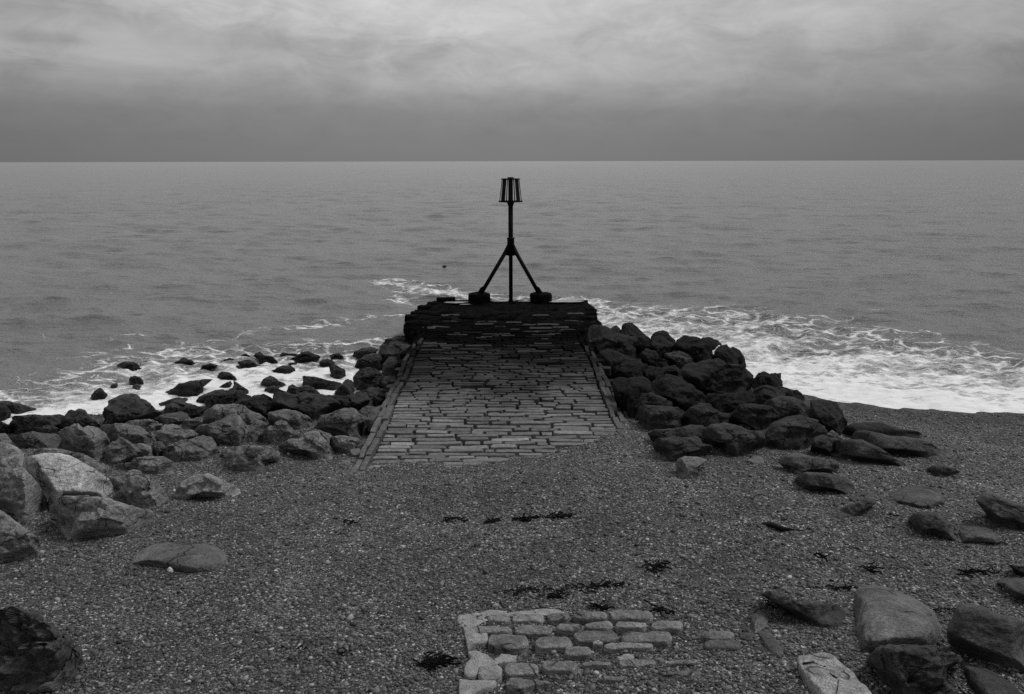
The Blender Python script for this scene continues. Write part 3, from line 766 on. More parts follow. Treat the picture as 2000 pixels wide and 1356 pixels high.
# --- right pile
RK('D', [(0,330),(0,110),(30,70),(60,60),(150,75),(220,120),(300,150),(390,170),(380,230),(420,270),(300,330),(240,330),(120,300)], .018, 'large bedded dark boulder leaning on the kerb at the jetty head', RIGHT)
RK('D', [(150,110),(170,88),(215,60),(240,85),(255,140),(200,150)], .014, 'small dark triangular boulder at the seaward rim next to the jetty', RIGHT)
RK('D', [(250,140),(270,65),(310,47),(345,50),(390,100),(450,140),(510,190),(520,250),(440,290),(360,270),(300,190)], .013, 'dark square topped boulder, tallest on the seaward rim', RIGHT)
RK('D', [(485,160),(520,115),(565,100),(610,115),(640,150),(685,190),(670,220),(600,210),(520,190)], .012, 'dark peaked boulder at the rim beyond the split one', RIGHT)
RK('D', [(480,260),(500,165),(560,145),(610,170),(695,240),(660,290),(560,310),(500,310)], .016, 'dark split boulder with diagonal edges below the rim peak', RIGHT)
RK('D', [(400,300),(450,240),(520,260),(560,320),(620,330),(640,390),(540,400),(440,370)], .016, 'dark knobbly boulder in the middle of the upper pile', RIGHT)
RK('D', [(860,190),(890,160),(940,157),(1000,180),(1040,220),(1010,270),(960,270),(900,230)], .012, 'dark ribbed boulder at the rim close to the white surf', RIGHT)
RK('D', [(670,220),(700,175),(745,147),(800,150),(860,165),(885,200),(950,240),(978,310),(900,345),(840,350),(760,300),(700,260)], .012, 'broad black boulder with level top at the rim of the pile', RIGHT, vr=.5)
RK('D', [(600,285),(690,268),(780,258),(830,270),(840,325),(825,365),(740,380),(680,370),(610,330)], .03, 'flat topped boulder with a pale wet upper face', RIGHT, vr=.55, k=.9)
RK('D', [(1095,250),(1130,232),(1180,260),(1212,310),(1225,350),(1190,400),(1120,350)], .011, 'black boulder end that touches the surf at the corner of the pile', RIGHT)
RK('D', [(960,320),(1000,260),(1030,220),(1070,210),(1110,240),(1150,290),(1205,355),(1190,420),(1050,400),(1000,370)], .014, 'dark hunched boulder above the largest pitted one', RIGHT)
RK('D', [(80,280),(150,240),(250,280),(320,320),(440,370),(490,430),(440,490),(300,500),(200,500),(120,450),(80,360)], .014, 'dark boulder with thin pale edges against the middle of the kerb', RIGHT)
RK('D', [(430,400),(480,375),(560,390),(680,375),(745,430),(800,500),(800,550),(700,520),(640,500),(500,500)], .015, 'dark sloping boulder under a thin ledge in mid pile', RIGHT)
RK('D', [(740,420),(780,370),(880,340),(1000,315),(1100,360),(1180,390),(1235,402),(1262,460),(1278,565),(1240,620),(1100,640),(960,620),(860,590),(800,540)], .02, 'largest boulder of the right pile with a pitted rough front', RIGHT, rough=1.5, vr=.55)
RK('D', [(500,520),(560,455),(640,460),(700,490),(800,530),(830,570),(900,600),(965,690),(950,750),(860,730),(760,740),(690,720),(640,660),(550,620)], .018, 'angular dark boulder with two small white marks on top', RIGHT)
RK('D', [(180,500),(230,470),(330,480),(330,600),(300,740),(240,700),(200,600)], .008, 'black boulder in the shadowed cleft along the kerb', RIGHT)
RK('D', [(280,620),(310,480),(420,465),(465,500),(490,590),(430,680),(350,770),(280,745)], .016, 'upright dark boulder close to the lower kerb', RIGHT)
RK('D', [(940,600),(1100,595),(1240,575),(1282,610),(1284,690),(1180,725),(1050,760),(970,750),(935,680)], .014, 'black block with straight edges under the largest pitted boulder', RIGHT)
RK('D', [(1290,475),(1305,455),(1330,430),(1360,420),(1398,440),(1380,480),(1340,490)], .014, 'small dark rock showing behind the square boulder by the surf', RIGHT)
RK('D', [(1265,510),(1310,460),(1370,445),(1440,435),(1487,437),(1504,535),(1440,560),(1330,560),(1270,570)], .015, 'square dark boulder at the surf edge with a flat top', RIGHT, sharp=.02)
RK('D', [(1440,560),(1500,530),(1560,555),(1630,570),(1668,612),(1662,660),(1580,640),(1500,620)], .018, 'low dark boulder running out onto the wet shingle', RIGHT)
RK('D', [(1275,590),(1320,540),(1390,530),(1450,550),(1530,605),(1480,670),(1330,710),(1280,690)], .02, 'smooth rounded dark boulder beside the largest pitted one', RIGHT)
RK('D', [(1320,720),(1400,650),(1500,620),(1570,615),(1630,650),(1700,690),(1745,735),(1725,800),(1560,820),(1460,830)], .03, 'smooth boulder with a hollow dark front before the low shingle rock', RIGHT)
RK('D', [(1100,760),(1180,690),(1260,675),(1350,700),(1420,710),(1463,760),(1453,830),(1390,895),(1300,900),(1240,870),(1150,840)], .028, 'big smooth boulder bulging over a shadow in the lower pile', RIGHT, vr=.6)
RK('D', [(340,790),(370,680),(410,600),(480,585),(560,620),(630,660),(660,730),(540,750),(430,770),(390,800)], .024, 'ribbed boulder rising behind the lowest one by the kerb', RIGHT)
RK('D', [(395,845),(410,700),(450,685),(560,695),(660,700),(720,730),(738,790),(735,855),(650,862),(500,872),(430,866)], .034, 'broad grey boulder on the shingle next to the kerb foot', RIGHT, vr=.6)
RK('D', [(740,800),(745,760),(800,700),(870,670),(930,680),(980,730),(1100,750),(1150,870),(1000,880),(920,880),(760,870)], .03, 'smooth grey boulder like a saddle in the lower pile', RIGHT)
RK('D', [(1140,860),(1180,835),(1250,840),(1292,885),(1280,910),(1200,905)], .03, 'small flat rock caught beneath the bulging smooth boulder', RIGHT)
RK('D', [(470,905),(520,880),(700,860),(780,840),(890,845),(906,900),(902,995),(840,985),(720,970),(600,970),(530,965)], .036, 'squared boulder with a flat top at the shingle edge of the right pile', RIGHT)
RK('D', [(515,1008),(540,950),(640,940),(740,930),(830,930),(870,980),(940,1000),(930,1034),(830,1064),(720,1084),(640,1094),(580,1044)], .036, 'low cracked rock before the squared boulder at the shingle', RIGHT)
RK('D', [(900,965),(910,870),(980,830),(1080,830),(1160,855),(1250,885),(1350,905),(1362,974),(1270,1014),(1150,1049),(1070,1034),(1040,994),(950,984)], .042, 'smooth pale faced boulder at the front of the right pile', RIGHT, vr=.45)
RK('D', [(1290,905),(1400,860),(1450,820),(1560,780),(1640,765),(1720,800),(1820,850),(1862,890),(1800,922),(1750,974),(1640,1009),(1520,1004),(1400,979),(1360,974)], .036, 'broad sloping boulder like a turtle shell on the shingle', RIGHT, vr=.4, k=.8, seed=77)
RK('E', [(340,300),(340,170),(440,165),(530,180),(570,250),(606,335),(592,404),(560,429),(450,400),(390,360)], .024, 'upright squarish dark boulder on the shingle below the surf', RIGHT)
RK('E', [(388,365),(395,320),(430,300),(500,310),(560,350),(562,425),(500,412),(440,402)], .03, 'rounded rock set against the front of the upright boulder', RIGHT)

# --- right-hand scattered rocks
RK('E', [(585,420),(595,385),(640,350),(760,335),(900,345),(1020,390),(1150,400),(1230,440),(1248,474),(1100,470),(960,470),(740,450),(650,450)], .02, 'long dark flat rock lying behind the cracked grey slab', SHIN)
RK('E', [(640,470),(670,405),(750,400),(850,420),(960,445),(1060,445),(1180,465),(1250,495),(1340,535),(1407,578),(1390,607),(1250,598),(1100,580),(960,570),(800,560)], .036, 'long grey slab with a diagonal dark crack across it', SHIN, vr=.3, k=.85)
RK('E', [(325,545),(360,455),(430,430),(490,460),(525,480),(520,600),(420,570)], .028, 'dark blocky rock with pale pebbles lodged on top', SHIN)
RK('E', [(430,445),(470,420),(500,395),(545,430),(562,452),(500,462)], .06, 'small light stone perched on top of the dark blocky rock', SHIN, cat='stone', name='stone')
RK('E', [(490,595),(495,475),(560,470),(650,468),(730,470),(810,510),(900,560),(980,610),(1127,667),(1080,679),(960,658),(800,648),(640,626),(560,606)], .03, 'dark boulder tapering into a long pointed tail', SHIN, vr=.5)
RK('E', [(80,650),(100,600),(170,580),(260,580),(380,610),(520,630),(562,660),(562,722),(480,724),(340,726),(240,757),(200,766),(140,702)], .045, 'flat topped rock with worn pale bedding, behind its dark neighbour', SHIN, vr=.4, k=.85)
RK('E', [(205,812),(215,770),(280,725),(400,725),(530,745),(610,775),(670,820),(687,874),(650,908),(560,884),(450,859),(330,849),(240,844)], .034, 'long dark rounded rock with a cut end on the shingle', SHIN)
RK('E', [(545,640),(640,630),(760,635),(880,660),(930,682),(820,694),(700,680)], .04, 'thin low flake of rock below the long pointed tail', SHIN, dome=2.5)
RK('E', [(1230,700),(1280,680),(1380,675),(1460,700),(1502,730),(1450,758),(1340,762),(1260,740)], .028, 'small dark oval rock alone below the cracked slab', SHIN)
RK('E', [(945,912),(970,880),(1060,840),(1200,835),(1300,850),(1340,890),(1382,952),(1310,983),(1290,1008),(1190,1008),(1080,979),(980,959)], .048, 'flat slab with fine parallel ridges sunk level in the shingle', SHIN, vr=.2, k=.92, rough=.5, dome=5)
RK('E', [(500,1082),(510,1040),(600,990),(700,950),(790,915),(830,930),(847,962),(770,1014),(700,1074),(610,1089),(530,1094)], .042, 'narrow ribbed rock pointing diagonally out of the shingle', SHIN)
RK('E', [(1085,1092),(1130,1050),(1200,1030),(1300,1035),(1350,1075),(1420,1130),(1472,1202),(1465,1234),(1380,1214),(1280,1184),(1180,1194),(1130,1150)], .036, 'dark scalloped rock touching the smooth low grey one', SHIN)
RK('E', [(1490,1182),(1510,1140),(1600,1130),(1700,1140),(1760,1190),(1832,1238),(1780,1258),(1640,1249),(1520,1249)], .05, 'smooth low grey rock beside the dark scalloped one', SHIN, dome=2.6)
RK('E', [(1610,952),(1650,900),(1700,850),(1800,910),(1900,960),(2120,1010),(2130,1190),(1960,1134),(1850,1129),(1770,1114),(1700,1054),(1660,984)], .05, 'wedge rock with sharp ridge and dark front at the photo edge', SHIN, vr=.5, sharp=.012)
RK('G', [(1215,912),(1290,925),(1400,930),(1480,940),(1480,1040),(1280,988)], .028, 'dark rock tip at the photo edge above the thin low slab', SHIN)
RK('G', [(1115,1067),(1200,1040),(1290,1030),(1400,1040),(1500,1060),(1500,1260),(1280,1186),(1190,1134)], .04, 'thin low slab at the photo edge nearly covered by shingle', SHIN, k=.9, dome=4)
RK('D', [(680,1202),(685,1110),(740,1080),(850,1085),(925,1110),(890,1145),(848,1170),(852,1195),(880,1232),(800,1256),(720,1249)], .085, 'pale kidney shaped stone on the shingle below the right pile', SHIN, vr=.4, k=.7)
RK('D', [(1230,1112),(1290,1075),(1350,1085),(1372,1132),(1290,1136)], .07, 'very low grey stone just showing between kidney stone and flat rock', SHIN, dome=2.2)
RK('F', [(130,572),(200,550),(290,560),(380,620),(450,650),(550,640),(680,650),(780,690),(832,750),(822,824),(740,852),(640,844),(540,804),(440,744),(330,684),(220,634)], .042, 'long curved dark rock like a rib, beside the large flat boulder', SHIN, k=.7)
RK('F', [(870,570),(900,530),(980,505),(1080,510),(1190,540),(1330,600),(1430,660),(1500,730),(1552,830),(1552,904),(1480,964),(1340,980),(1180,985),(1050,1009),(950,1009),(885,974),(878,800),(880,650)], .10, 'large flat grey boulder with hairline cracks, biggest on the near beach', SHIN, vr=.12, k=.85, rough=.6, dome=5)
RK('F', [(1590,884),(1600,810),(1650,730),(1660,680),(1750,650),(1850,665),(1960,720),(2300,800),(2300,1200),(2000,1109),(1850,1064),(1700,994),(1600,934)], .07, 'smooth rounded boulder with dark front face at the photo edge', SHIN, vr=.38, k=.85, rough=.5)
RK('F', [(960,1092),(1010,1040),(1060,990),(1180,975),(1300,970),(1480,970),(1600,1040),(1720,1100),(1600,1130),(1570,1180),(1620,1270),(1720,1360),(1750,1480),(1250,1480),(1160,1320),(1080,1230)], .04, 'dark stained rock with a knob, under the large flat boulder', SHIN, vr=.3, k=.8, rough=1.6)
RK('F', [(1700,1112),(1800,1130),(1900,1150),(2050,1240),(2150,1300),(2230,1420),(1900,1440),(1760,1260)], .045, 'dark flat rock streaked with shingle in the near corner', SHIN, vr=.15, k=.9, rough=.6, dome=3)
for a, kw in exec_rocks: rock(*a, **kw)

# ------------------------------------------------------------------ flat stones made from a ground outline
def slab_geo(P, h, verts, faces, seed=0, rings=5, depth=.12, crown=.02, seg=36, fr=9.0, na=.012):
    """P: world outline (x, y), top h above the beach, sides carried down into it."""
    n = len(P)
    cx = sum(p[0] for p in P) / n; cy = sum(p[1] for p in P) / n
    L = [math.dist(P[i], P[(i + 1) % n]) for i in range(n)]; T = sum(L)
    out = []
    for j in range(seg):
        s = T * j / seg; i = 0
        while s > L[i]: s -= L[i]; i = (i + 1) % n
        f = s / L[i]; a, b = P[i], P[(i + 1) % n]
        out.append((a[0] + (b[0] - a[0]) * f, a[1] + (b[1] - a[1]) * f))
    out = [((out[j - 1][0] + 2 * out[j][0] + out[(j + 1) % seg][0]) / 4, (out[j - 1][1] + 2 * out[j][1] + out[(j + 1) % seg][1]) / 4) for j in range(seg)]
    b0 = len(verts)
    prof = [(i / rings * .9, h + crown * (1 - (i / rings) ** 2)) for i in range(rings + 1)] + [(.96, h * .92), (.995, h * .6), (1.02, -depth)]
    sd = Vector((seed * 1.7, seed * .9, 0))
    for ri, (rr, zz) in enumerate(prof):
        for j in range(seg if ri else 1):
            x = cx + (out[j][0] - cx) * rr; y = cy + (out[j][1] - cy) * rr
            nz = mnoise.fractal(Vector((x, y, zz)) * fr + sd, 1, 2, 4)
            k = 1 + .03 * nz * (rr > .8)
            x = cx + (x - cx) * k; y = cy + (y - cy) * k
            verts.append(Vector((x, y, tz(x, y) + zz + nz * na)))
    def vi(ri, j): return b0 if ri == 0 else b0 + 1 + (ri - 1) * seg + j % seg
    for j in range(seg): faces.append((b0, vi(1, j), vi(1, j + 1)))
    for ri in range(1, len(prof) - 1):
        for j in range(seg): faces.append((vi(ri, j), vi(ri + 1, j), vi(ri + 1, j + 1), vi(ri, j + 1)))

def gpt(px, py, h):
    """World x, y of a pixel on the surface h above the beach."""
    r = ray(px, py); a = 2.5; b = 30
    for _ in range(40):
        m = (a + b) / 2; t = m / r.y
        if H + r.z * t - tz(r.x * t, m) - h > 0: a = m
        else: b = m
    t = a / r.y
    return r.x * t, a

def ground_stone(name, zone, pts, h, alb, label=None, cat=None, group=None, parent=None, mat=None, **kw):
    P = [gpt(*tofull(zone, p), h) for p in pts]
    ar = sum(P[i][0] * P[(i + 1) % len(P)][1] - P[(i + 1) % len(P)][0] * P[i][1] for i in range(len(P)))
    if ar < 0: P = P[::-1]
    v, f = [], []
    slab_geo(P, h, v, f, seed=len(COL.objects), **kw)
    c = Vector((sum(p[0] for p in P) / len(P), sum(p[1] for p in P) / len(P), 0)); c.z = tz(c.x, c.y)
    if parent is None:
        o = mesh_obj(name, v, f, mat or M_ROCK, loc=c)
    else:
        o = mesh_obj(name, v, f, mat or M_ROCK, parent=parent, loc=None)
    o.color = (alb, alb, alb, 1)
    set_props(o, label, cat, group)
    return o

def rr_box(b, r=.22, jig=3, seed=0):
    """Rounded, slightly crooked outline of a sett from its pixel box."""
    x0, y0, x1, y1 = b; q = random.Random(seed)
    dx = min((x1 - x0) * .15, 22); dy = (y1 - y0) * .27; x0 += 1; x1 -= 1; y0 += 2; y1 -= 11
    p = [(x0 + dx, y0), ((x0 + x1) / 2, y0), (x1 - dx, y0), (x1, y0 + dy), (x1, y1 - dy), (x1 - dx, y1), ((x0 + x1) / 2, y1), (x0 + dx, y1), (x0, y1 - dy), (x0, y0 + dy)]
    return [(a + q.uniform(-jig * 2, jig * 2), c + q.uniform(-jig * 1.6, jig * 1.6)) for a, c in p]

pv = bpy.data.objects.new('paving_remnant', None); COL.objects.link(pv)
pc = gpt(1060, 1270, 0); pv.location = (pc[0], pc[1], tz(*pc))
set_props(pv, 'worn patch of old stone setts in mortar showing through the near shingle', 'paving')
SETTS = [(335,268,490,318),(500,262,715,322),(725,250,875,312),(895,244,1130,302),(1140,238,1418,305),
 (225,335,500,394),(515,335,765,402),(790,328,970,380),(975,312,1155,367),(1170,310,1375,364),(1405,308,1615,370),
 (340,392,610,492),(655,410,895,490),(905,366,1190,448),(1210,370,1545,455),(1020,434,1090,472),
 (840,472,1025,542),(1100,447,1425,497),
 (280,594,440,692),(450,578,680,668),(695,562,930,638),(950,568,1150,608),(1190,556,1440,606),(1510,560,1705,600),
 (450,672,760,758),(1060,667,1240,702),(1460,620,1770,674)]
STONE_H = [.05] * 14 + [.045, .03, .045, .035, .05, .05, .045, .022, .022, .025, .045, .015, .025]
for i, b in enumerate(SETTS):
    q = random.Random(i + 5)
    al = q.uniform(.13, .21)
    if b in ((1170,310,1375,364), (225,335,500,394)): al = .22
    pts = rr_box(b, seed=i)
    if b == (450,672,760,758): pts = [(455,700),(490,672),(560,675),(650,690),(760,702),(700,712),(620,728),(540,755),(480,758),(455,730)]
    if b == (1460,620,1770,674): pts = [(1460,662),(1560,640),(1680,620),(1750,632),(1772,664),(1700,674),(1560,676)]
    ground_stone('paving_stone', 'P', pts, STONE_H[i] * .6 + .008, al, parent=pv, crown=.010, seg=44, rings=5, na=.009, fr=13)
for poly in ([(130,300),(150,262),(280,252),(345,235),(460,233),(500,258),(620,238),(780,220),(860,250),(840,275),(600,270),(330,290),(300,335),(225,350),(180,360)],
             [(180,350),(240,340),(300,345),(345,400),(345,445),(230,455),(215,500),(200,430)],
             [(205,500),(300,500),(380,560),(420,590),(280,610),(275,665),(190,668),(185,610),(235,545)],
             [(380,560),(430,525),(530,530),(525,570),(400,585)],
             [(155,682),(280,690),(410,692),(380,735),(290,760),(150,830)],
             [(1180,545),(1250,522),(1300,535),(1290,560),(1200,565)]):
    ground_stone('mortar', 'P', poly, .026, .2, parent=pv, mat=M_MORTAR, crown=.006, na=.010, fr=22, depth=.08)

KERB = 'loose edging setts beside the old paving patch'
for zone, pts, h, al, lab in [
    ('P', rr_box((1730,370,1955,432), seed=71), .055, .15, 'palest loose sett lying just off the paving patch'),
    ('P', rr_box((1745,432,1990,494), seed=72), .045, .085, 'darker sett tight against the near side of the palest loose sett'),
    ('F', [(60,740),(110,710),(200,718),(208,770),(190,828),(120,872),(95,850)], .06, .10, 'upper sett of an upright pair standing in a line by the rib shaped rock'),
    ('F', [(120,872),(190,835),(230,870),(270,940),(328,1020),(310,1052),(250,1042),(190,980)], .06, .095, 'longer lower sett of the line, its end pointing to the speckled block'),
    ('F', [(-20,870),(80,866),(140,900),(160,932),(80,942),(-20,915)], .03, .075, 'low buried sett next to the middle of the line of two'),
    ('F', [(55,1005),(130,980),(190,990),(216,1042),(120,1050)], .025, .07, 'small buried sett below the line of two'),
    ('F', [(280,1080),(330,1065),(390,1110),(450,1180),(400,1195),(340,1145)], .025, .075, 'narrow buried sett beside the speckled pale block')]:
    ground_stone('paving_sett', zone, pts, h, al, lab, 'paving stone', KERB, crown=.018, na=.006)
blk = ground_stone('concrete_block', 'F', [(413,1080),(430,1034),(530,1022),(660,1022),(720,1050),(800,1120),(900,1220),(970,1290),(1040,1370),(1060,1440),(800,1440),(650,1370),(560,1275),(480,1195),(440,1135)],
             .09, .27, 'pale speckled block with dark cracks, lightest stone on the near beach', 'block', mat=M_GRANITE, crown=.01, seg=64, rings=8)

# cracks cut into the pale block and the big flat boulder as thin dark inlays of dirt
def inlay(parent, zone, lines, h, name='crack'):
    for line in lines:
        v, f = [], []
        pts = [tofull(zone, p) for p in line]
        fine = []
        for a, b in zip(pts[:-1], pts[1:]):
            for t in range(4): fine.append((a[0] + (b[0] - a[0]) * t / 4, a[1] + (b[1] - a[1]) * t / 4))
        fine.append(pts[-1])
        q = random.Random(int(pts[0][0]))
        for i, p in enumerate(fine):
            w = (1.5 if 0 < i < len(fine) - 1 else .4) * q.uniform(.7, 1.3)
            for s in (-1, 1):
                x, y = gpt(p[0] + s * w * .4, p[1] + s * w * .6 + q.uniform(-.8, .8), h)
                v.append(Vector((x, y, tz(x, y) + h)))
            if i: f.append((2 * i - 2, 2 * i, 2 * i + 1, 2 * i - 1))
        for i in range(len(v)):
            pass
        nb = len(v); v += [p - Vector((0, 0, .03)) for p in v]
        for i in range(nb // 2 - 1):
            f.append((2 * i, 2 * i + nb, 2 * i + 2 + nb, 2 * i + 2)); f.append((2 * i + 1, 2 * i + 3, 2 * i + 3 + nb, 2 * i + 1 + nb))
        mesh_obj(name, v, f, M_WEED, parent=parent, smooth=False)
inlay(blk, 'F', [[(470,1115),(520,1108),(560,1104)], [(650,1155),(690,1195),(740,1228)], [(560,1105),(590,1125),(650,1140)], [(748,1240),(745,1290),(735,1340)]], .104)

# ------------------------------------------------------------------ jetty
def zr(y): return .70 - .0125 * (y - 9.4)
jet = bpy.data.objects.new('stone_jetty', None); COL.objects.link(jet); jet.location = (-.1, 14, 0)
set_props(jet, 'sloping stone sett jetty running into the sea with weed blackened head', 'jetty')

def sett(V, Fc, cx, cy, z, L, Wd, ang, q, hgt=.03, jig=.012, flat=.8, pw=6):
    us = (-1, -.955, -.55, 0, .55, .955, 1); vs = (-1, -.86, 0, .86, 1)
    b0 = len(V); ca, sa = math.cos(ang), math.sin(ang)
    tx, ty = q.uniform(-.03, .03), q.uniform(-.06, .06)
    e = [q.uniform(-jig, jig) for _ in range(4)]
    zo = q.uniform(-.008, .012)
    for i, u in enumerate(us):
        for j, v in enumerate(vs):
            m = max(abs(u), abs(v)); nn = (abs(u) ** pw + abs(v) ** pw) ** (1 / pw)
            s = m / nn if nn else 1
            x = u * s * L / 2 + (e[0] if v > 0 else e[1]) * (u)
            y = v * s * Wd / 2 + (e[2] if u > 0 else e[3]) * .6 * v + .006 * math.sin(u * 3 + e[0] * 400)
            edge = i in (0, 6) or j in (0, 4)
            near = i in (1, 5) or j in (1, 3)
            zz = -.11 if edge else (hgt * flat if near else hgt + q.uniform(-.003, .004))
            zz += tx * u * L * .3 + ty * v * Wd * .3 + zo
            V.append((cx + x * ca - y * sa, cy + x * sa + y * ca, z + zz))
    n = len(vs)
    for i in range(len(us) - 1):
        for j in range(n - 1):
            a = b0 + i * n + j
            Fc.append((a, a + n, a + n + 1, a + 1))

q = random.Random(42)
XL, XR = -2.0, 1.52
V, Fc = [], []
y = 7.6; row = 0
def edge_l(y): return XL + .18 * (1 - (y - 9.4) / 8.6) + .015 * math.sin(y * 1.9)
def edge_r(y): return XR - .0 + .02 * math.sin(y * 1.3 + 1) + .10 * float(sstep(14, 9, y)) * 0
while y < 18.3:
    wd = q.uniform(.118, .165)
    x = float(edge_l(y)); xe = float(edge_r(y))
    while x < xe - .03:
        L = q.uniform(.26, .66) if q.random() > .18 else q.uniform(.12, .26)
        if xe - (x + L) < .14: L = xe - x
        yy = y + .05 * math.sin((x + .1 * row) * 1.1 + .5) + .02 * math.sin(x * 2.7 + row * .8) + q.uniform(-.008, .008)
        if q.random() > .012:
            sett(V, Fc, x + L / 2, yy + wd / 2, zr(y) - .01 + .006 * math.sin(x * 2 + y * 3), L - q.uniform(.010, .028), wd - q.uniform(.014, .032), q.gauss(0, .014), q, hgt=.034, flat=.86)
        x += L
    y += wd; row += 1
# head: a splayed, weed-grown block of rough stone
HEAD = [(-2.1, 17.7), (-2.42, 18.5), (-2.62, 19.4), (-2.72, 20.4), (-2.66, 21.3), (-2.45, 22.2), (-2.28, 22.95),
        (-1.2, 23.0), (0, 23.0), (1.2, 23.0), (2.05, 22.95), (2.27, 22.2), (2.28, 21.0), (2.22, 20.0), (2.10, 19.2), (1.85, 18.4), (1.7, 17.7)]
hy = [p[1] for p in HEAD[:7]]; hxl = [p[0] for p in HEAD[:7]]
hr = sorted([(p[1], p[0]) for p in HEAD[10:]])
def head_l(y): return float(np.interp(y, hy, hxl))
def head_r(y): return float(np.interp(y, [a for a, b in hr], [b for a, b in hr]))
y = 18.25
while y < 20.6:
    wd = q.uniform(.15, .26); x = head_l(y); xe = head_r(y)
    while x < xe - .05:
        L = q.uniform(.25, .6)
        if xe - (x + L) < .2: L = xe - x
        if q.random() > float(sstep(18.2, 20.5, y)) * .12:
            sett(V, Fc, x + L / 2, y + wd / 2 + q.uniform(-.03, .03), zr(y) - .02 + q.uniform(-.02, .012), L - .02, wd - .02, q.gauss(0, .10), q, hgt=.035, jig=.03)
        x += L
    y += wd
mesh_obj('paving', V, Fc, M_PAVE, parent=jet, smooth=False)

# kerbs: two courses laid lengthwise along each edge
for side in (-1, 1):
    V, Fc = [], []
    for c in range(2):
        y = 7.8 + c * .2
        while y < (18.5 if side < 0 else 18.9):
            L = q.uniform(.28, .8)
            off = .05 + c * .105
            x = (float(edge_l(y + L / 2)) - off) if side < 0 else (float(edge_r(y + L / 2)) + off)
            if side > 0: x += .22 * float(sstep(17.6, 18.9, y))
            sett(V, Fc, x + q.uniform(-.022, .022), y + L / 2, zr(y + L / 2) + .003 - c * .02 + q.uniform(-.014, .01), L - .014, q.uniform(.075, .1), math.pi / 2 + q.gauss(0, .022), q, hgt=.04, flat=.93, pw=14)
            y += L
    # ragged rubble just under the outer kerb course
    y = 9.5
    while y < 18:
        L = q.uniform(.2, .45)
        if q.random() < .7:
            x = (float(edge_l(y)) - .29 if side < 0 else XR + .29) + q.uniform(-.05, .05)
            sett(V, Fc, x, y, zr(y) - .10 + q.uniform(-.05, .03), L, q.uniform(.12, .2), math.pi / 2 + q.gauss(0, .3), q, hgt=.035)
        y += L + .1
    mesh_obj('kerb', V, Fc, M_KERB, parent=jet, smooth=False)

# bed and body under the setts
v, f = [], []
ysb = np.linspace(7.4, 18.6, 40)
for yy in ysb:
    for (x, dz) in ((XL - .26, -.9), (XL - .215, -.06), (XL - .1, -.085), (0, -.085), (XR + .1, -.085), (XR + .215, -.06), (XR + .26, -.9)):
        v.append((x + (.18 * (1 - (yy - 9.4) / 8.6) if x < -1 else 0) + .03 * mnoise.noise(Vector((x, yy * 2, dz * 3))), yy, zr(yy) + dz + .008 * mnoise.noise(Vector((x * 3, yy * 3, 1)))))
for i in range(len(ysb) - 1):
    for j in range(6):
        a = i * 7 + j; f.append((a, a + 1, a + 8, a + 7))
mesh_obj('bed', v, f, M_JOINT, parent=jet)

v, f = [], []
NL = 12; NS = 160
per = []
Ls = [math.dist(HEAD[i], HEAD[(i + 1) % len(HEAD)]) for i in range(len(HEAD))]; T = sum(Ls)
for j in range(NS):
    s = T * j / NS; i = 0
    while s > Ls[i]: s -= Ls[i]; i += 1
    a, b = HEAD[i], HEAD[(i + 1) % len(HEAD)]
    per.append((a[0] + (b[0] - a[0]) * s / Ls[i], a[1] + (b[1] - a[1]) * s / Ls[i]))
def blocky(p):
    c = Vector((math.floor(p.x * 2.6 + .37 * math.floor(p.z * 5)), math.floor(p.y * 2.6 + .3 * math.floor(p.z * 5)), math.floor(p.z * 5)))
    return mnoise.noise(c * 1.37 + Vector((.5, .5, .5)))
for k in range(NL):
    z = zr(20) + .05 - k * .1 if k else zr(20) + .0
    for (x, yy) in per:
        p = Vector((x, yy, z))
        n = Vector((x + .1, (yy - 20.4) * .8, 0)).normalized()
        d = .10 * blocky(p) + .11 * mnoise.fractal(p * 3, 1, 2, 5) + .02 * k * .5
        if k == 0: d = -.10
        p = p + n * d
        p.z = zr(yy) - .0 - k * .1 + .03 * mnoise.noise(p * 5) - (.01 if k == 0 else 0)
        v.append(p)
for k in range(NL - 1):
    for j in range(NS): f.append((k * NS + j, (k + 1) * NS + j, (k + 1) * NS + (j + 1) % NS, k * NS + (j + 1) % NS))
f.append(tuple(range(NS)))
mesh_obj('head_wall', v, f, M_FOOT, parent=jet)

# weed and worn rubble covering the top of the head
v, f = [], []
NY, NX = 90, 110
for i in range(NY):
    yy = 18.3 + (22.98 - 18.3) * i / (NY - 1)
    for j in range(NX):
        xx = head_l(yy) + .03 + (head_r(yy) - head_l(yy) - .06) * j / (NX - 1)
        pz = Vector((xx * 2.2, yy * 3.2, 3))
        hgt_ = .045 * mnoise.fractal(pz, 1, 2, 5) + .05 * max(0, mnoise.noise(pz * 2.1)) + .02 * blocky(Vector((xx * 1.3, yy * 2.0, .3)))
        v.append(Vector((xx, yy, zr(yy) - .015 + hgt_ + .085 * float(sstep(18.0, 20.8, yy + .5 * mnoise.noise(Vector((xx * 1.5, yy, 0))))) - .06)))
for i in range(NY - 1):
    for j in range(NX - 1): f.append((i * NX + j, i * NX + j + 1, (i + 1) * NX + j + 1, (i + 1) * NX + j))
mesh_obj('weed_cover', v, f, M_FOOT, parent=jet)
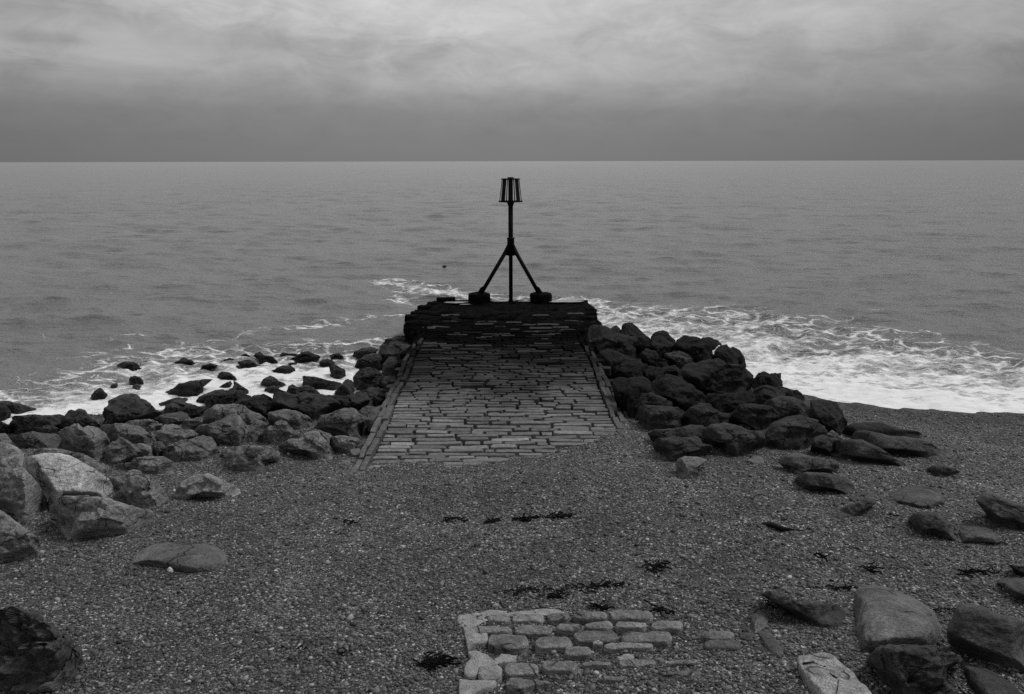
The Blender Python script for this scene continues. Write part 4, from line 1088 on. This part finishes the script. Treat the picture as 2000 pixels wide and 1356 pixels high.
# raised coping stones left along the seaward rim
for (x0, x1, yy, hh) in ((-2.2, -1.62, 22.75, .13), (-1.6, -1.0, 22.6, .05), (1.8, 2.2, 22.7, .05), (2.0, 2.26, 21.4, .05), (1.9, 2.18, 19.9, .06), (-2.42, -2.1, 22.3, .06), (-2.58, -2.2, 21.6, .08), (-2.68, -2.25, 20.8, .06), (-2.76, -2.4, 20.1, .09), (-2.66, -2.3, 19.4, .05)):
    V, Fc = [], []
    sett(V, Fc, (x0 + x1) / 2, yy, zr(yy) + hh * .5, x1 - x0, .32, q.gauss(0, .08), q, hgt=hh * .6, jig=.03)
    mesh_obj('coping', V, Fc, M_FOOT, parent=jet)
# sheets of sea wash lying on the head
for (cx, cy, a, b) in ((-1.6, 22.35, .36, .13), (-1.3, 22.0, .16, .05), (-.25, 22.6, .38, .10), (.45, 22.55, .30, .08), (1.5, 22.5, .55, .17), (1.9, 22.75, .25, .1)):
    v, f = [], []; b0 = 0; v.append(Vector((cx, cy, zr(cy) + .062)))
    for j in range(28):
        t = j / 28 * 2 * math.pi
        r = 1 + .45 * mnoise.noise(Vector((cx * 3 + math.cos(t) * 1.5, cy * 3 + math.sin(t) * 1.5, 2)))
        v.append(Vector((cx + a * r * math.cos(t), cy + b * r * math.sin(t), zr(cy) + .060)))
    for j in range(28): f.append((b0, b0 + 1 + j, b0 + 1 + (j + 1) % 28))
    mesh_obj('puddle', v, f, M_WASH, parent=jet)

# ------------------------------------------------------------------ beacon
BX, BY = -.03, 22.5
zb = zr(22.5) + .03
bea = bpy.data.objects.new('marker_beacon', None); COL.objects.link(bea); bea.location = (BX, BY, zb)
set_props(bea, 'black iron marker beacon with slatted basket top on braced post at the jetty head', 'beacon')
def lathe(name, prof, c, mat, parent, seg=24, smooth=True, caps=True):
    v, f = [], []
    for (r, z) in prof:
        for j in range(seg):
            t = 2 * math.pi * j / seg
            v.append((c[0] + r * math.cos(t), c[1] + r * math.sin(t), z))
    for i in range(len(prof) - 1):
        for j in range(seg): f.append((i * seg + j, i * seg + (j + 1) % seg, (i + 1) * seg + (j + 1) % seg, (i + 1) * seg + j))
    if caps:
        f.append(tuple(reversed(range(seg)))); f.append(tuple(range((len(prof) - 1) * seg, len(prof) * seg)))
    return v, f
def part(name, geo, mat=M_IRON, parent=None, smooth=False):
    v, f = geo
    o = mesh_obj(name, v, f, mat, smooth=smooth)
    if parent is not None:
        o.parent = parent
        w = Vector(parent.location) + (Vector(parent.parent.location) if parent.parent else Vector())
        o.location = -w
    return o
def tube(a, b, r0, r1, seg=16):
    a, b = Vector(a), Vector(b); d = (b - a).normalized(); s = d.orthogonal().normalized(); t = d.cross(s)
    v, f = [], []
    for (p, r) in ((a, r0), (b, r1)):
        for j in range(seg):
            w = 2 * math.pi * j / seg; v.append(p + s * r * math.cos(w) + t * r * math.sin(w))
    for j in range(seg): f.append((j, (j + 1) % seg, seg + (j + 1) % seg, seg + j))
    f.append(tuple(reversed(range(seg)))); f.append(tuple(range(seg, 2 * seg)))
    return v, f
C = (BX, BY)
part('pole', lathe('', [(.055, zb - .1), (.055, 1.95), (.066, 1.96), (.066, 3.40)], C, None, None), parent=bea, smooth=True)
part('flange', lathe('', [(.15, zb - .06), (.15, zb + .01), (.13, zb + .025), (.075, zb + .025), (.07, zb + .06), (.055, zb + .06)], C, None, None), M_FOOT, bea)
part('collar', lathe('', [(.06, 1.90), (.10, 1.905), (.10, 2.37), (.112, 2.375), (.112, 2.405), (.067, 2.41)], C, None, None), parent=bea, smooth=True)
zft = zb + .25
for s, fx in ((-1, -.91 ), (1, .86)):
    ft = lathe('', [(.30, zb - .12), (.325, zb - .05), (.322, zb + .17), (.305, zb + .225), (.27, zb + .245), (.10, zb + .255)], (BX + fx, BY + .12), None, None, seg=30)
    v = []
    for p in ft[0]:
        p = Vector(p); n = mnoise.noise(p * 5) * .03; a = Vector((p.x - BX - fx, p.y - BY - .12, 0))
        v.append(p + a.normalized() * n + Vector((0, 0, mnoise.noise(p * 7) * .014)))
    part('footing', (v, ft[1]), M_FOOT, bea)
    foot = (BX + fx * .955, BY + .10, zft - .04)
    part('leg', tube(foot, (BX + s * .07, BY + .01, 2.13), .056, .056), parent=bea, smooth=True)
    # gusset plates: at the collar and at the foot, 2 cm thick
    def plate(p, th=.012):
        v = [Vector((x, BY - th + .01 * 0, z)) for x, z in p] + [Vector((x, BY + th, z)) for x, z in p]; n = len(p)
        f = [tuple(range(n)), tuple(reversed(range(n, 2 * n)))] + [(i, i + n, (i + 1) % n + n, (i + 1) % n) for i in range(n)]
        return v, f
    part('gusset', plate([(BX + s * .06, 2.20), (BX + s * .10, 2.22), (BX + s * .245, 1.93), (BX + s * .16, 1.935), (BX + s * .12, 1.91), (BX + s * .06, 1.90)]), parent=bea)
    x1 = BX + fx
    g = plate([(x1 - s * .12, zft + .20), (x1 - s * .04, zft + .16), (x1 + s * .07, zft - .03), (x1 - s * .125, zft - .03)], .03)
    part('foot_bracket', ([p + Vector((0, .10, 0)) for p in g[0]], g[1]), parent=bea)
bk = bpy.data.objects.new('basket', None); COL.objects.link(bk); bk.parent = bea; bk.location = (0, 0, 3.42 - zb)
def ring(r0, r1, z0, z1, seg=40):
    v, f = [], []
    for (r, z) in ((r0, z0), (r1, z0), (r1, z1), (r0, z1)):
        for j in range(seg):
            t = 2 * math.pi * j / seg; v.append((BX + r * math.cos(t), BY + r * math.sin(t), z))
    for i in range(4):
        for j in range(seg): f.append((i * seg + j, i * seg + (j + 1) % seg, ((i + 1) % 4) * seg + (j + 1) % seg, ((i + 1) % 4) * seg + j))
    return v, f
RB, RT, ZB, ZT = .315, .248, 3.425, 4.01
part('bottom_ring', ring(.26, .335, ZB - .03, ZB), parent=bk)
part('top_ring', ring(.19, .262, ZT - .005, ZT + .025), parent=bk)
for n_, zz, ro in (('bottom_spider', ZB - .025, .30), ('top_spider', ZT, .23)):
    v, f = [], []
    for a in range(4):
        t = a * math.pi / 4; c, s = math.cos(t), math.sin(t)
        b0 = len(v)
        for (l, w) in ((-ro, -.022), (ro, -.022), (ro, .022), (-ro, .022)):
            for dz in (0, .018 + a * .001): v.append((BX + l * c - w * s, BY + l * s + w * c, zz + dz - a * .0005))
        for i in range(4):
            a0, a1 = b0 + 2 * i, b0 + 2 * ((i + 1) % 4); f.append((a0, a1, a1 + 1, a0 + 1))
        f.append((b0 + 6, b0 + 4, b0 + 2, b0)); f.append((b0 + 1, b0 + 3, b0 + 5, b0 + 7))
    part(n_, (v, f), parent=bk)
for a in range(8):
    t = a * math.pi / 4 - math.pi / 2
    ct, st = math.cos(t), math.sin(t); v, f = [], []
    for (R_, z, wdt) in ((RB - .005, ZB, .066), (RT - .005, ZT - .004, .062)):
        for rr_, w in ((0, -wdt), (0, wdt), (-.02, wdt), (-.02, -wdt)):
            rad = R_ + rr_
            v.append((BX + rad * ct - w * st, BY + rad * st + w * ct, z))
    for i in range(4): f.append((i, (i + 1) % 4, 4 + (i + 1) % 4, 4 + i))
    f += [(3, 2, 1, 0), (4, 5, 6, 7)]
    part('slat', (v, f), parent=bk)
for s in (-1, 1):
    part('rod', tube((BX + s * .115, BY + .02, ZB), (BX + s * .085, BY + .02, ZT), .014, .014, 8), parent=bk)
part('spindle', lathe('', [(.066, 3.38), (.066, 3.44), (.035, 3.5), (.035, 4.02)], C, None, None), parent=bk)
part('socket', lathe('', [(.066, 3.27), (.072, 3.29), (.105, 3.385), (.105, 3.395)], C, None, None), parent=bk)
part('cap', lathe('', [(.085, ZT + .02), (.085, ZT + .05), (.07, ZT + .06)], C, None, None), parent=bk)

# ------------------------------------------------------------------ buoys
def blob(name, px, py, r, mat, label, cat, sq=.8, zoff=0.0, seg=14):
    p = at_z(px, py, .09)
    v, f = [], []
    prof = [(.05, -.55), (.6, -.5), (.95, -.15), (1, .1), (.85, .5), (.5, .72), (.2, .78), (.16, 1.05), (.02, 1.08)]
    for (a, z) in prof:
        for j in range(seg):
            t = 2 * math.pi * j / seg; v.append((p.x + a * r * math.cos(t) * 1.2, p.y + a * r * math.sin(t), .09 + z * r * sq))
    for i in range(len(prof) - 1):
        for j in range(seg): f.append((i * seg + j, i * seg + (j + 1) % seg, (i + 1) * seg + (j + 1) % seg, (i + 1) * seg + j))
    f.append(tuple(reversed(range(seg)))); f.append(tuple(range((len(prof) - 1) * seg, len(prof) * seg)))
    o = mesh_obj(name, v, f, mat, loc=(p.x, p.y, 0)); set_props(o, label, cat)
blob('buoy', 868, 521, .085, M_BUOY, 'small dark mooring buoy floating off the jetty head', 'buoy')
blob('float', 1131, 542, .028, M_WHITE, 'tiny white float on the water beyond the jetty head', 'float')

# ------------------------------------------------------------------ seaweed
def weed(path, wid, n, label, seed, name='seaweed', cat='seaweed', group='dark seaweed clumps on the shingle'):
    q = random.Random(seed); v, f = [], []
    P = [gpt(px, py, .01) for px, py in path]
    L = [math.dist(P[i], P[i + 1]) for i in range(len(P) - 1)]; T = sum(L)
    for _ in range(n):
        s = q.uniform(0, T); i = 0
        while i < len(L) - 1 and s > L[i]: s -= L[i]; i += 1
        a, b = P[i], P[i + 1]; fr = s / max(L[i], 1e-6)
        dn = mnoise.noise(Vector((s * 4, seed, 0)))
        x = a[0] + (b[0] - a[0]) * fr + q.gauss(0, wid * .9); y = a[1] + (b[1] - a[1]) * fr + q.gauss(0, wid * 1.2) + dn * wid
        ang = q.gauss(math.atan2(b[1] - a[1], b[0] - a[0]), .7)
        l = q.uniform(.05, .20); w = q.uniform(.002, .0055)
        b0 = len(v)
        K = 6
        bend = q.uniform(-2.6, 2.6); z0 = tz(x, y) + q.uniform(.004, .022)
        cx_, cy_ = x, y; an = ang
        for k in range(K):
            ww = w * (1 - .7 * k / (K - 1))
            z = z0 + .012 * math.sin(k * 1.3 + l * 99)
            for sgn in (-1, 1):
                v.append(Vector((cx_ - sgn * ww * math.sin(an), cy_ + sgn * ww * math.cos(an), z)))
            v.append(Vector((cx_, cy_, z - .010)))
            v.append(Vector((cx_, cy_, z + .005)))
            cx_ += l / K * math.cos(an); cy_ += l / K * math.sin(an); an += bend / K
        for k in range(K - 1):
            a0 = b0 + 4 * k
            for (i0, i1) in ((0, 3), (3, 1), (1, 2), (2, 0)):
                f.append((a0 + i0, a0 + i1, a0 + 4 + i1, a0 + 4 + i0))
        f.append((b0, b0 + 2, b0 + 1, b0 + 3)); e0 = b0 + 4 * (K - 1); f.append((e0, e0 + 3, e0 + 1, e0 + 2))
    c = P[len(P) // 2]
    o = mesh_obj(name, v, f, M_WEED, loc=(c[0], c[1], tz(*c)), smooth=False)
    set_props(o, label, cat, group)
WEEDS = [
 ([(1000,1015),(1025,1012),(1060,1012),(1085,1010),(1110,1008)], .022, 170, 'long thin line of seaweed below the jetty foot'),
 ([(866,1013),(880,1015),(896,1015)], .014, 45, 'short seaweed scrap at the far left end of the upper strand line'),
 ([(945,1023),(960,1021),(968,1017)], .018, 50, 'seaweed knot between the short scrap and the long upper line'),
 ([(1003,1170),(1015,1160),(1040,1158),(1060,1166),(1085,1163)], .035, 220, 'thick tangled seaweed clump above the old paving'),
 ([(1085,1158),(1120,1152),(1150,1150),(1175,1143),(1210,1143)], .016, 130, 'thin seaweed trail running from the thick tangle'),
 ([(935,1190),(955,1185),(985,1184)], .010, 60, 'curved seaweed strip touching the paving mortar'),
 ([(1152,1181),(1165,1184),(1178,1188)], .012, 45, 'small seaweed piece behind the top row of setts'),
 ([(1265,1191),(1290,1193),(1312,1196)], .010, 45, 'seaweed strip past the end of the top row of setts'),
 ([(1266,1100),(1276,1108),(1290,1104)], .03, 90, 'lone dark seaweed clump on open shingle'),
 ([(808,1303),(830,1302),(850,1292)], .028, 150, 'heavy black seaweed clump on the near shingle left of the paving'),
 ([(565,1278),(600,1282)], .010, 25, 'faint seaweed scrap farthest from the paving'),
 ([(640,1277),(672,1280)], .010, 35, 'seaweed scrap between the faint one and the heavy black clump'),
 ([(1592,1146),(1620,1150),(1662,1153)], .014, 80, 'seaweed strand against the top edge of the large flat boulder'),
 ([(1478,1168),(1490,1185),(1500,1195)], .008, 30, 'twiggy seaweed above the line of two setts'),
 ([(1685,1112),(1700,1110)], .012, 30, 'small seaweed scrap above the large flat boulder'),
 ([(1858,1116),(1880,1117),(1908,1117),(1950,1116)], .010, 55, 'broken seaweed line near the thin low slab'),
 ([(1588,1082),(1603,1083)], .008, 20, 'tiny seaweed scrap on open shingle near the long driftwood'),
 ([(668,1018),(690,1020)], .012, 22, 'small seaweed spot level with the upper strand line'),
 ([(1822,1196),(1850,1194),(1862,1192)], .014, 45, 'seaweed in the gap between the flat boulder and the rounded one'),
]
for i, (p, w, n, lab) in enumerate(WEEDS): weed(p, w * .6, int(n * (.5 if i in (0, 3, 4, 9) else .3)), lab, i + 3)
# a bit of driftwood: a thick end and a thin stick
P0 = [gpt(*p, .02) for p in ((1488, 1021), (1506, 1026), (1526, 1031), (1545, 1031), (1570, 1033))]
v, f = [], []
rad = (.012, .035, .028, .008, .004)
for (x, y), r_ in zip(P0, rad):
    for j in range(8):
        t = 2 * math.pi * j / 8; v.append(Vector((x, y + r_ * math.cos(t), tz(x, y) + r_ * .5 + r_ * math.sin(t))))
for i in range(4):
    for j in range(8): f.append((i * 8 + j, i * 8 + (j + 1) % 8, (i + 1) * 8 + (j + 1) % 8, (i + 1) * 8 + j))
f.append(tuple(reversed(range(8)))); f.append(tuple(range(32, 40)))
set_props(mesh_obj('driftwood', v, f, M_WEED, loc=(P0[2][0], P0[2][1], tz(*P0[2]))), 'dark driftwood stick with a thick end lying on the shingle', 'driftwood')
wp = ground_stone('shell', 'C', [(1298,1045),(1310,1034),(1330,1032),(1350,1044),(1345,1058),(1315,1060)], .025, .5, 'white shell lying at the front of the isolated flat boulder', 'shell', mat=M_ROCK, seg=16, na=.002, depth=.01)

# ------------------------------------------------------------------ sky, sun, camera
SUN_EL, SUN_AZ = math.radians(54), math.radians(72)      # ahead, over the sea
w = bpy.data.worlds.new('World'); SC.world = w; w.use_nodes = True
nt = w.node_tree; nt.nodes.clear()
def N(t, **kw):
    n = nt.nodes.new(t)
    for k_, v_ in kw.items(): setattr(n, k_, v_)
    return n
out = N('ShaderNodeOutputWorld'); bg = N('ShaderNodeBackground'); nt.links.new(bg.outputs[0], out.inputs[0])
bg.inputs['Strength'].default_value = 0.1
sky = N('ShaderNodeTexSky', sky_type='NISHITA', sun_disc=False); sky.sun_elevation = SUN_EL; sky.sun_rotation = SUN_AZ
bw = N('ShaderNodeRGBToBW'); nt.links.new(sky.outputs[0], bw.inputs[0])
tc = N('ShaderNodeTexCoord'); sep = N('ShaderNodeSeparateXYZ'); nt.links.new(tc.outputs['Generated'], sep.inputs[0])
def wmath(op, a, b=0.0, clamp=False):
    n = N('ShaderNodeMath', operation=op, use_clamp=clamp)
    for i, x in enumerate((a, b)):
        if isinstance(x, bpy.types.NodeSocket): nt.links.new(x, n.inputs[i])
        else: n.inputs[i].default_value = x
    return n.outputs[0]
def wnoise(scale_vec, scale, detail, rough, dist=0.0):
    m = N('ShaderNodeMapping'); nt.links.new(tc.outputs['Generated'], m.inputs[0]); m.inputs['Scale'].default_value = scale_vec
    n = N('ShaderNodeTexNoise'); nt.links.new(m.outputs[0], n.inputs['Vector'])
    n.inputs['Scale'].default_value = scale; n.inputs['Detail'].default_value = detail; n.inputs['Roughness'].default_value = rough
    n.inputs['Distortion'].default_value = dist
    return n.outputs['Fac']
cl1 = wnoise((1, 1, 3.6), 3.6, 8, .6, .5)
cl2 = wnoise((1, 1, 4.2), 7, 8, .64, .5)
cl3 = wnoise((1, 1, 2.2), 16, 6, .6, .6)
el = sep.outputs[2]
# thickness of the cloud deck decides how much light gets through; it thins upwards
e2 = wmath('ADD', el, wmath('MULTIPLY', wmath('SUBTRACT', cl1, .5), wmath('MULTIPLY', wmath('MINIMUM', wmath('MAXIMUM', el, 0), .2), .5)))
rp = N('ShaderNodeValToRGB'); nt.links.new(e2, rp.inputs[0]); cr = rp.color_ramp
STOPS = [(0, .205), (.03, .21), (.056, .235), (.078, .31), (.10, .385), (.14, .455), (.17, .50), (.30, .64), (.6, .76), (1.0, .72)]
while len(cr.elements) < len(STOPS): cr.elements.new(.5)
for e_, (p_, g_) in zip(cr.elements, STOPS): e_.position = p_; e_.color = (g_, g_, g_, 1)
amp = wmath('MINIMUM', wmath('MULTIPLY', wmath('MAXIMUM', el, 0), 9), 1)
mod = wmath('ADD', 1.0, wmath('MULTIPLY', wmath('MULTIPLY', wmath('SUBTRACT', cl2, .5), .48), amp))
mod = wmath('ADD', mod, wmath('MULTIPLY', wmath('MULTIPLY', wmath('SUBTRACT', cl3, .5), .72), amp))
def patch(x0, z0, wx, wz, gain):
    """A brighter or darker bank of cloud in one direction of the sky."""
    wob = wmath('MULTIPLY', wmath('SUBTRACT', cl3, .5), 1.6)
    wob2 = wmath('MULTIPLY', wmath('SUBTRACT', cl2, .5), 2.2)
    a = wmath('ADD', wmath('DIVIDE', wmath('SUBTRACT', sep.outputs[0], x0), wx), wob)
    b = wmath('ADD', wmath('DIVIDE', wmath('SUBTRACT', sep.outputs[2], z0), wz), wob2)
    r2 = wmath('ADD', wmath('MULTIPLY', a, a), wmath('MULTIPLY', b, b))
    g = wmath('MULTIPLY', wmath('POWER', 2.718, wmath('MULTIPLY', r2, -1.0)), gain)
    return wmath('MULTIPLY', g, wmath('GREATER_THAN', sep.outputs[1], 0))
for a_ in ((-.47, .112, .11, .020, .36), (-.48, .122, .035, .008, -.4), (-.42, .155, .16, .012, -.18), (-.10, .158, .16, .03, .12), (-.22, .132, .13, .012, -.16), (.08, .10, .12, .02, .10), (.30, .152, .1, .015, .12), (.42, .11, .12, .02, -.12)):
    mod = wmath('ADD', mod, patch(*a_))
# brightest ahead, with vignette falloff painted into the sky towards the sides
sv = Vector((math.sin(-.06) * math.cos(.35), math.cos(-.06) * math.cos(.35), math.sin(.35)))
dp = N('ShaderNodeVectorMath', operation='DOT_PRODUCT'); nt.links.new(tc.outputs['Generated'], dp.inputs[0]); dp.inputs[1].default_value = sv
falloff = wmath('ADD', .52, wmath('MULTIPLY', .54, wmath('POWER', wmath('MAXIMUM', dp.outputs['Value'], 0), 5)))
cloud = wmath('MULTIPLY', wmath('MULTIPLY', rp.outputs[0], mod), falloff)
mix = wmath('ADD', wmath('MULTIPLY', cloud, 10.0), wmath('MULTIPLY', bw.outputs[0], .04))
nt.links.new(mix, bg.inputs['Color'])

sl = bpy.data.lights.new('sun', 'SUN'); sl.energy = 1.9; sl.angle = math.radians(24); sl.color = (1, 1, 1)
so = bpy.data.objects.new('sun', sl); COL.objects.link(so)
sd = Vector((math.sin(SUN_AZ) * math.cos(SUN_EL), math.cos(SUN_AZ) * math.cos(SUN_EL), math.sin(SUN_EL)))
so.rotation_euler = (-sd).to_track_quat('-Z', 'Y').to_euler(); so.location = (0, 10, 30)

cam = bpy.data.cameras.new('camera'); cam.sensor_width = 36; cam.lens = 36 * F / 2000; cam.clip_end = 100000; cam.clip_start = .1
co = bpy.data.objects.new('camera', cam); COL.objects.link(co)
co.matrix_world = Matrix.Translation((0, 0, H)) @ R3.to_4x4()
SC.camera = co
SC.view_settings.view_transform = 'Standard'; SC.view_settings.look = 'None'; SC.view_settings.gamma = 1; SC.view_settings.exposure = 0
SC.cycles.use_denoising = False
SC.cycles.max_bounces = 6
SC.cycles.sample_clamp_direct = 3.0
SC.cycles.sample_clamp_indirect = 1.5
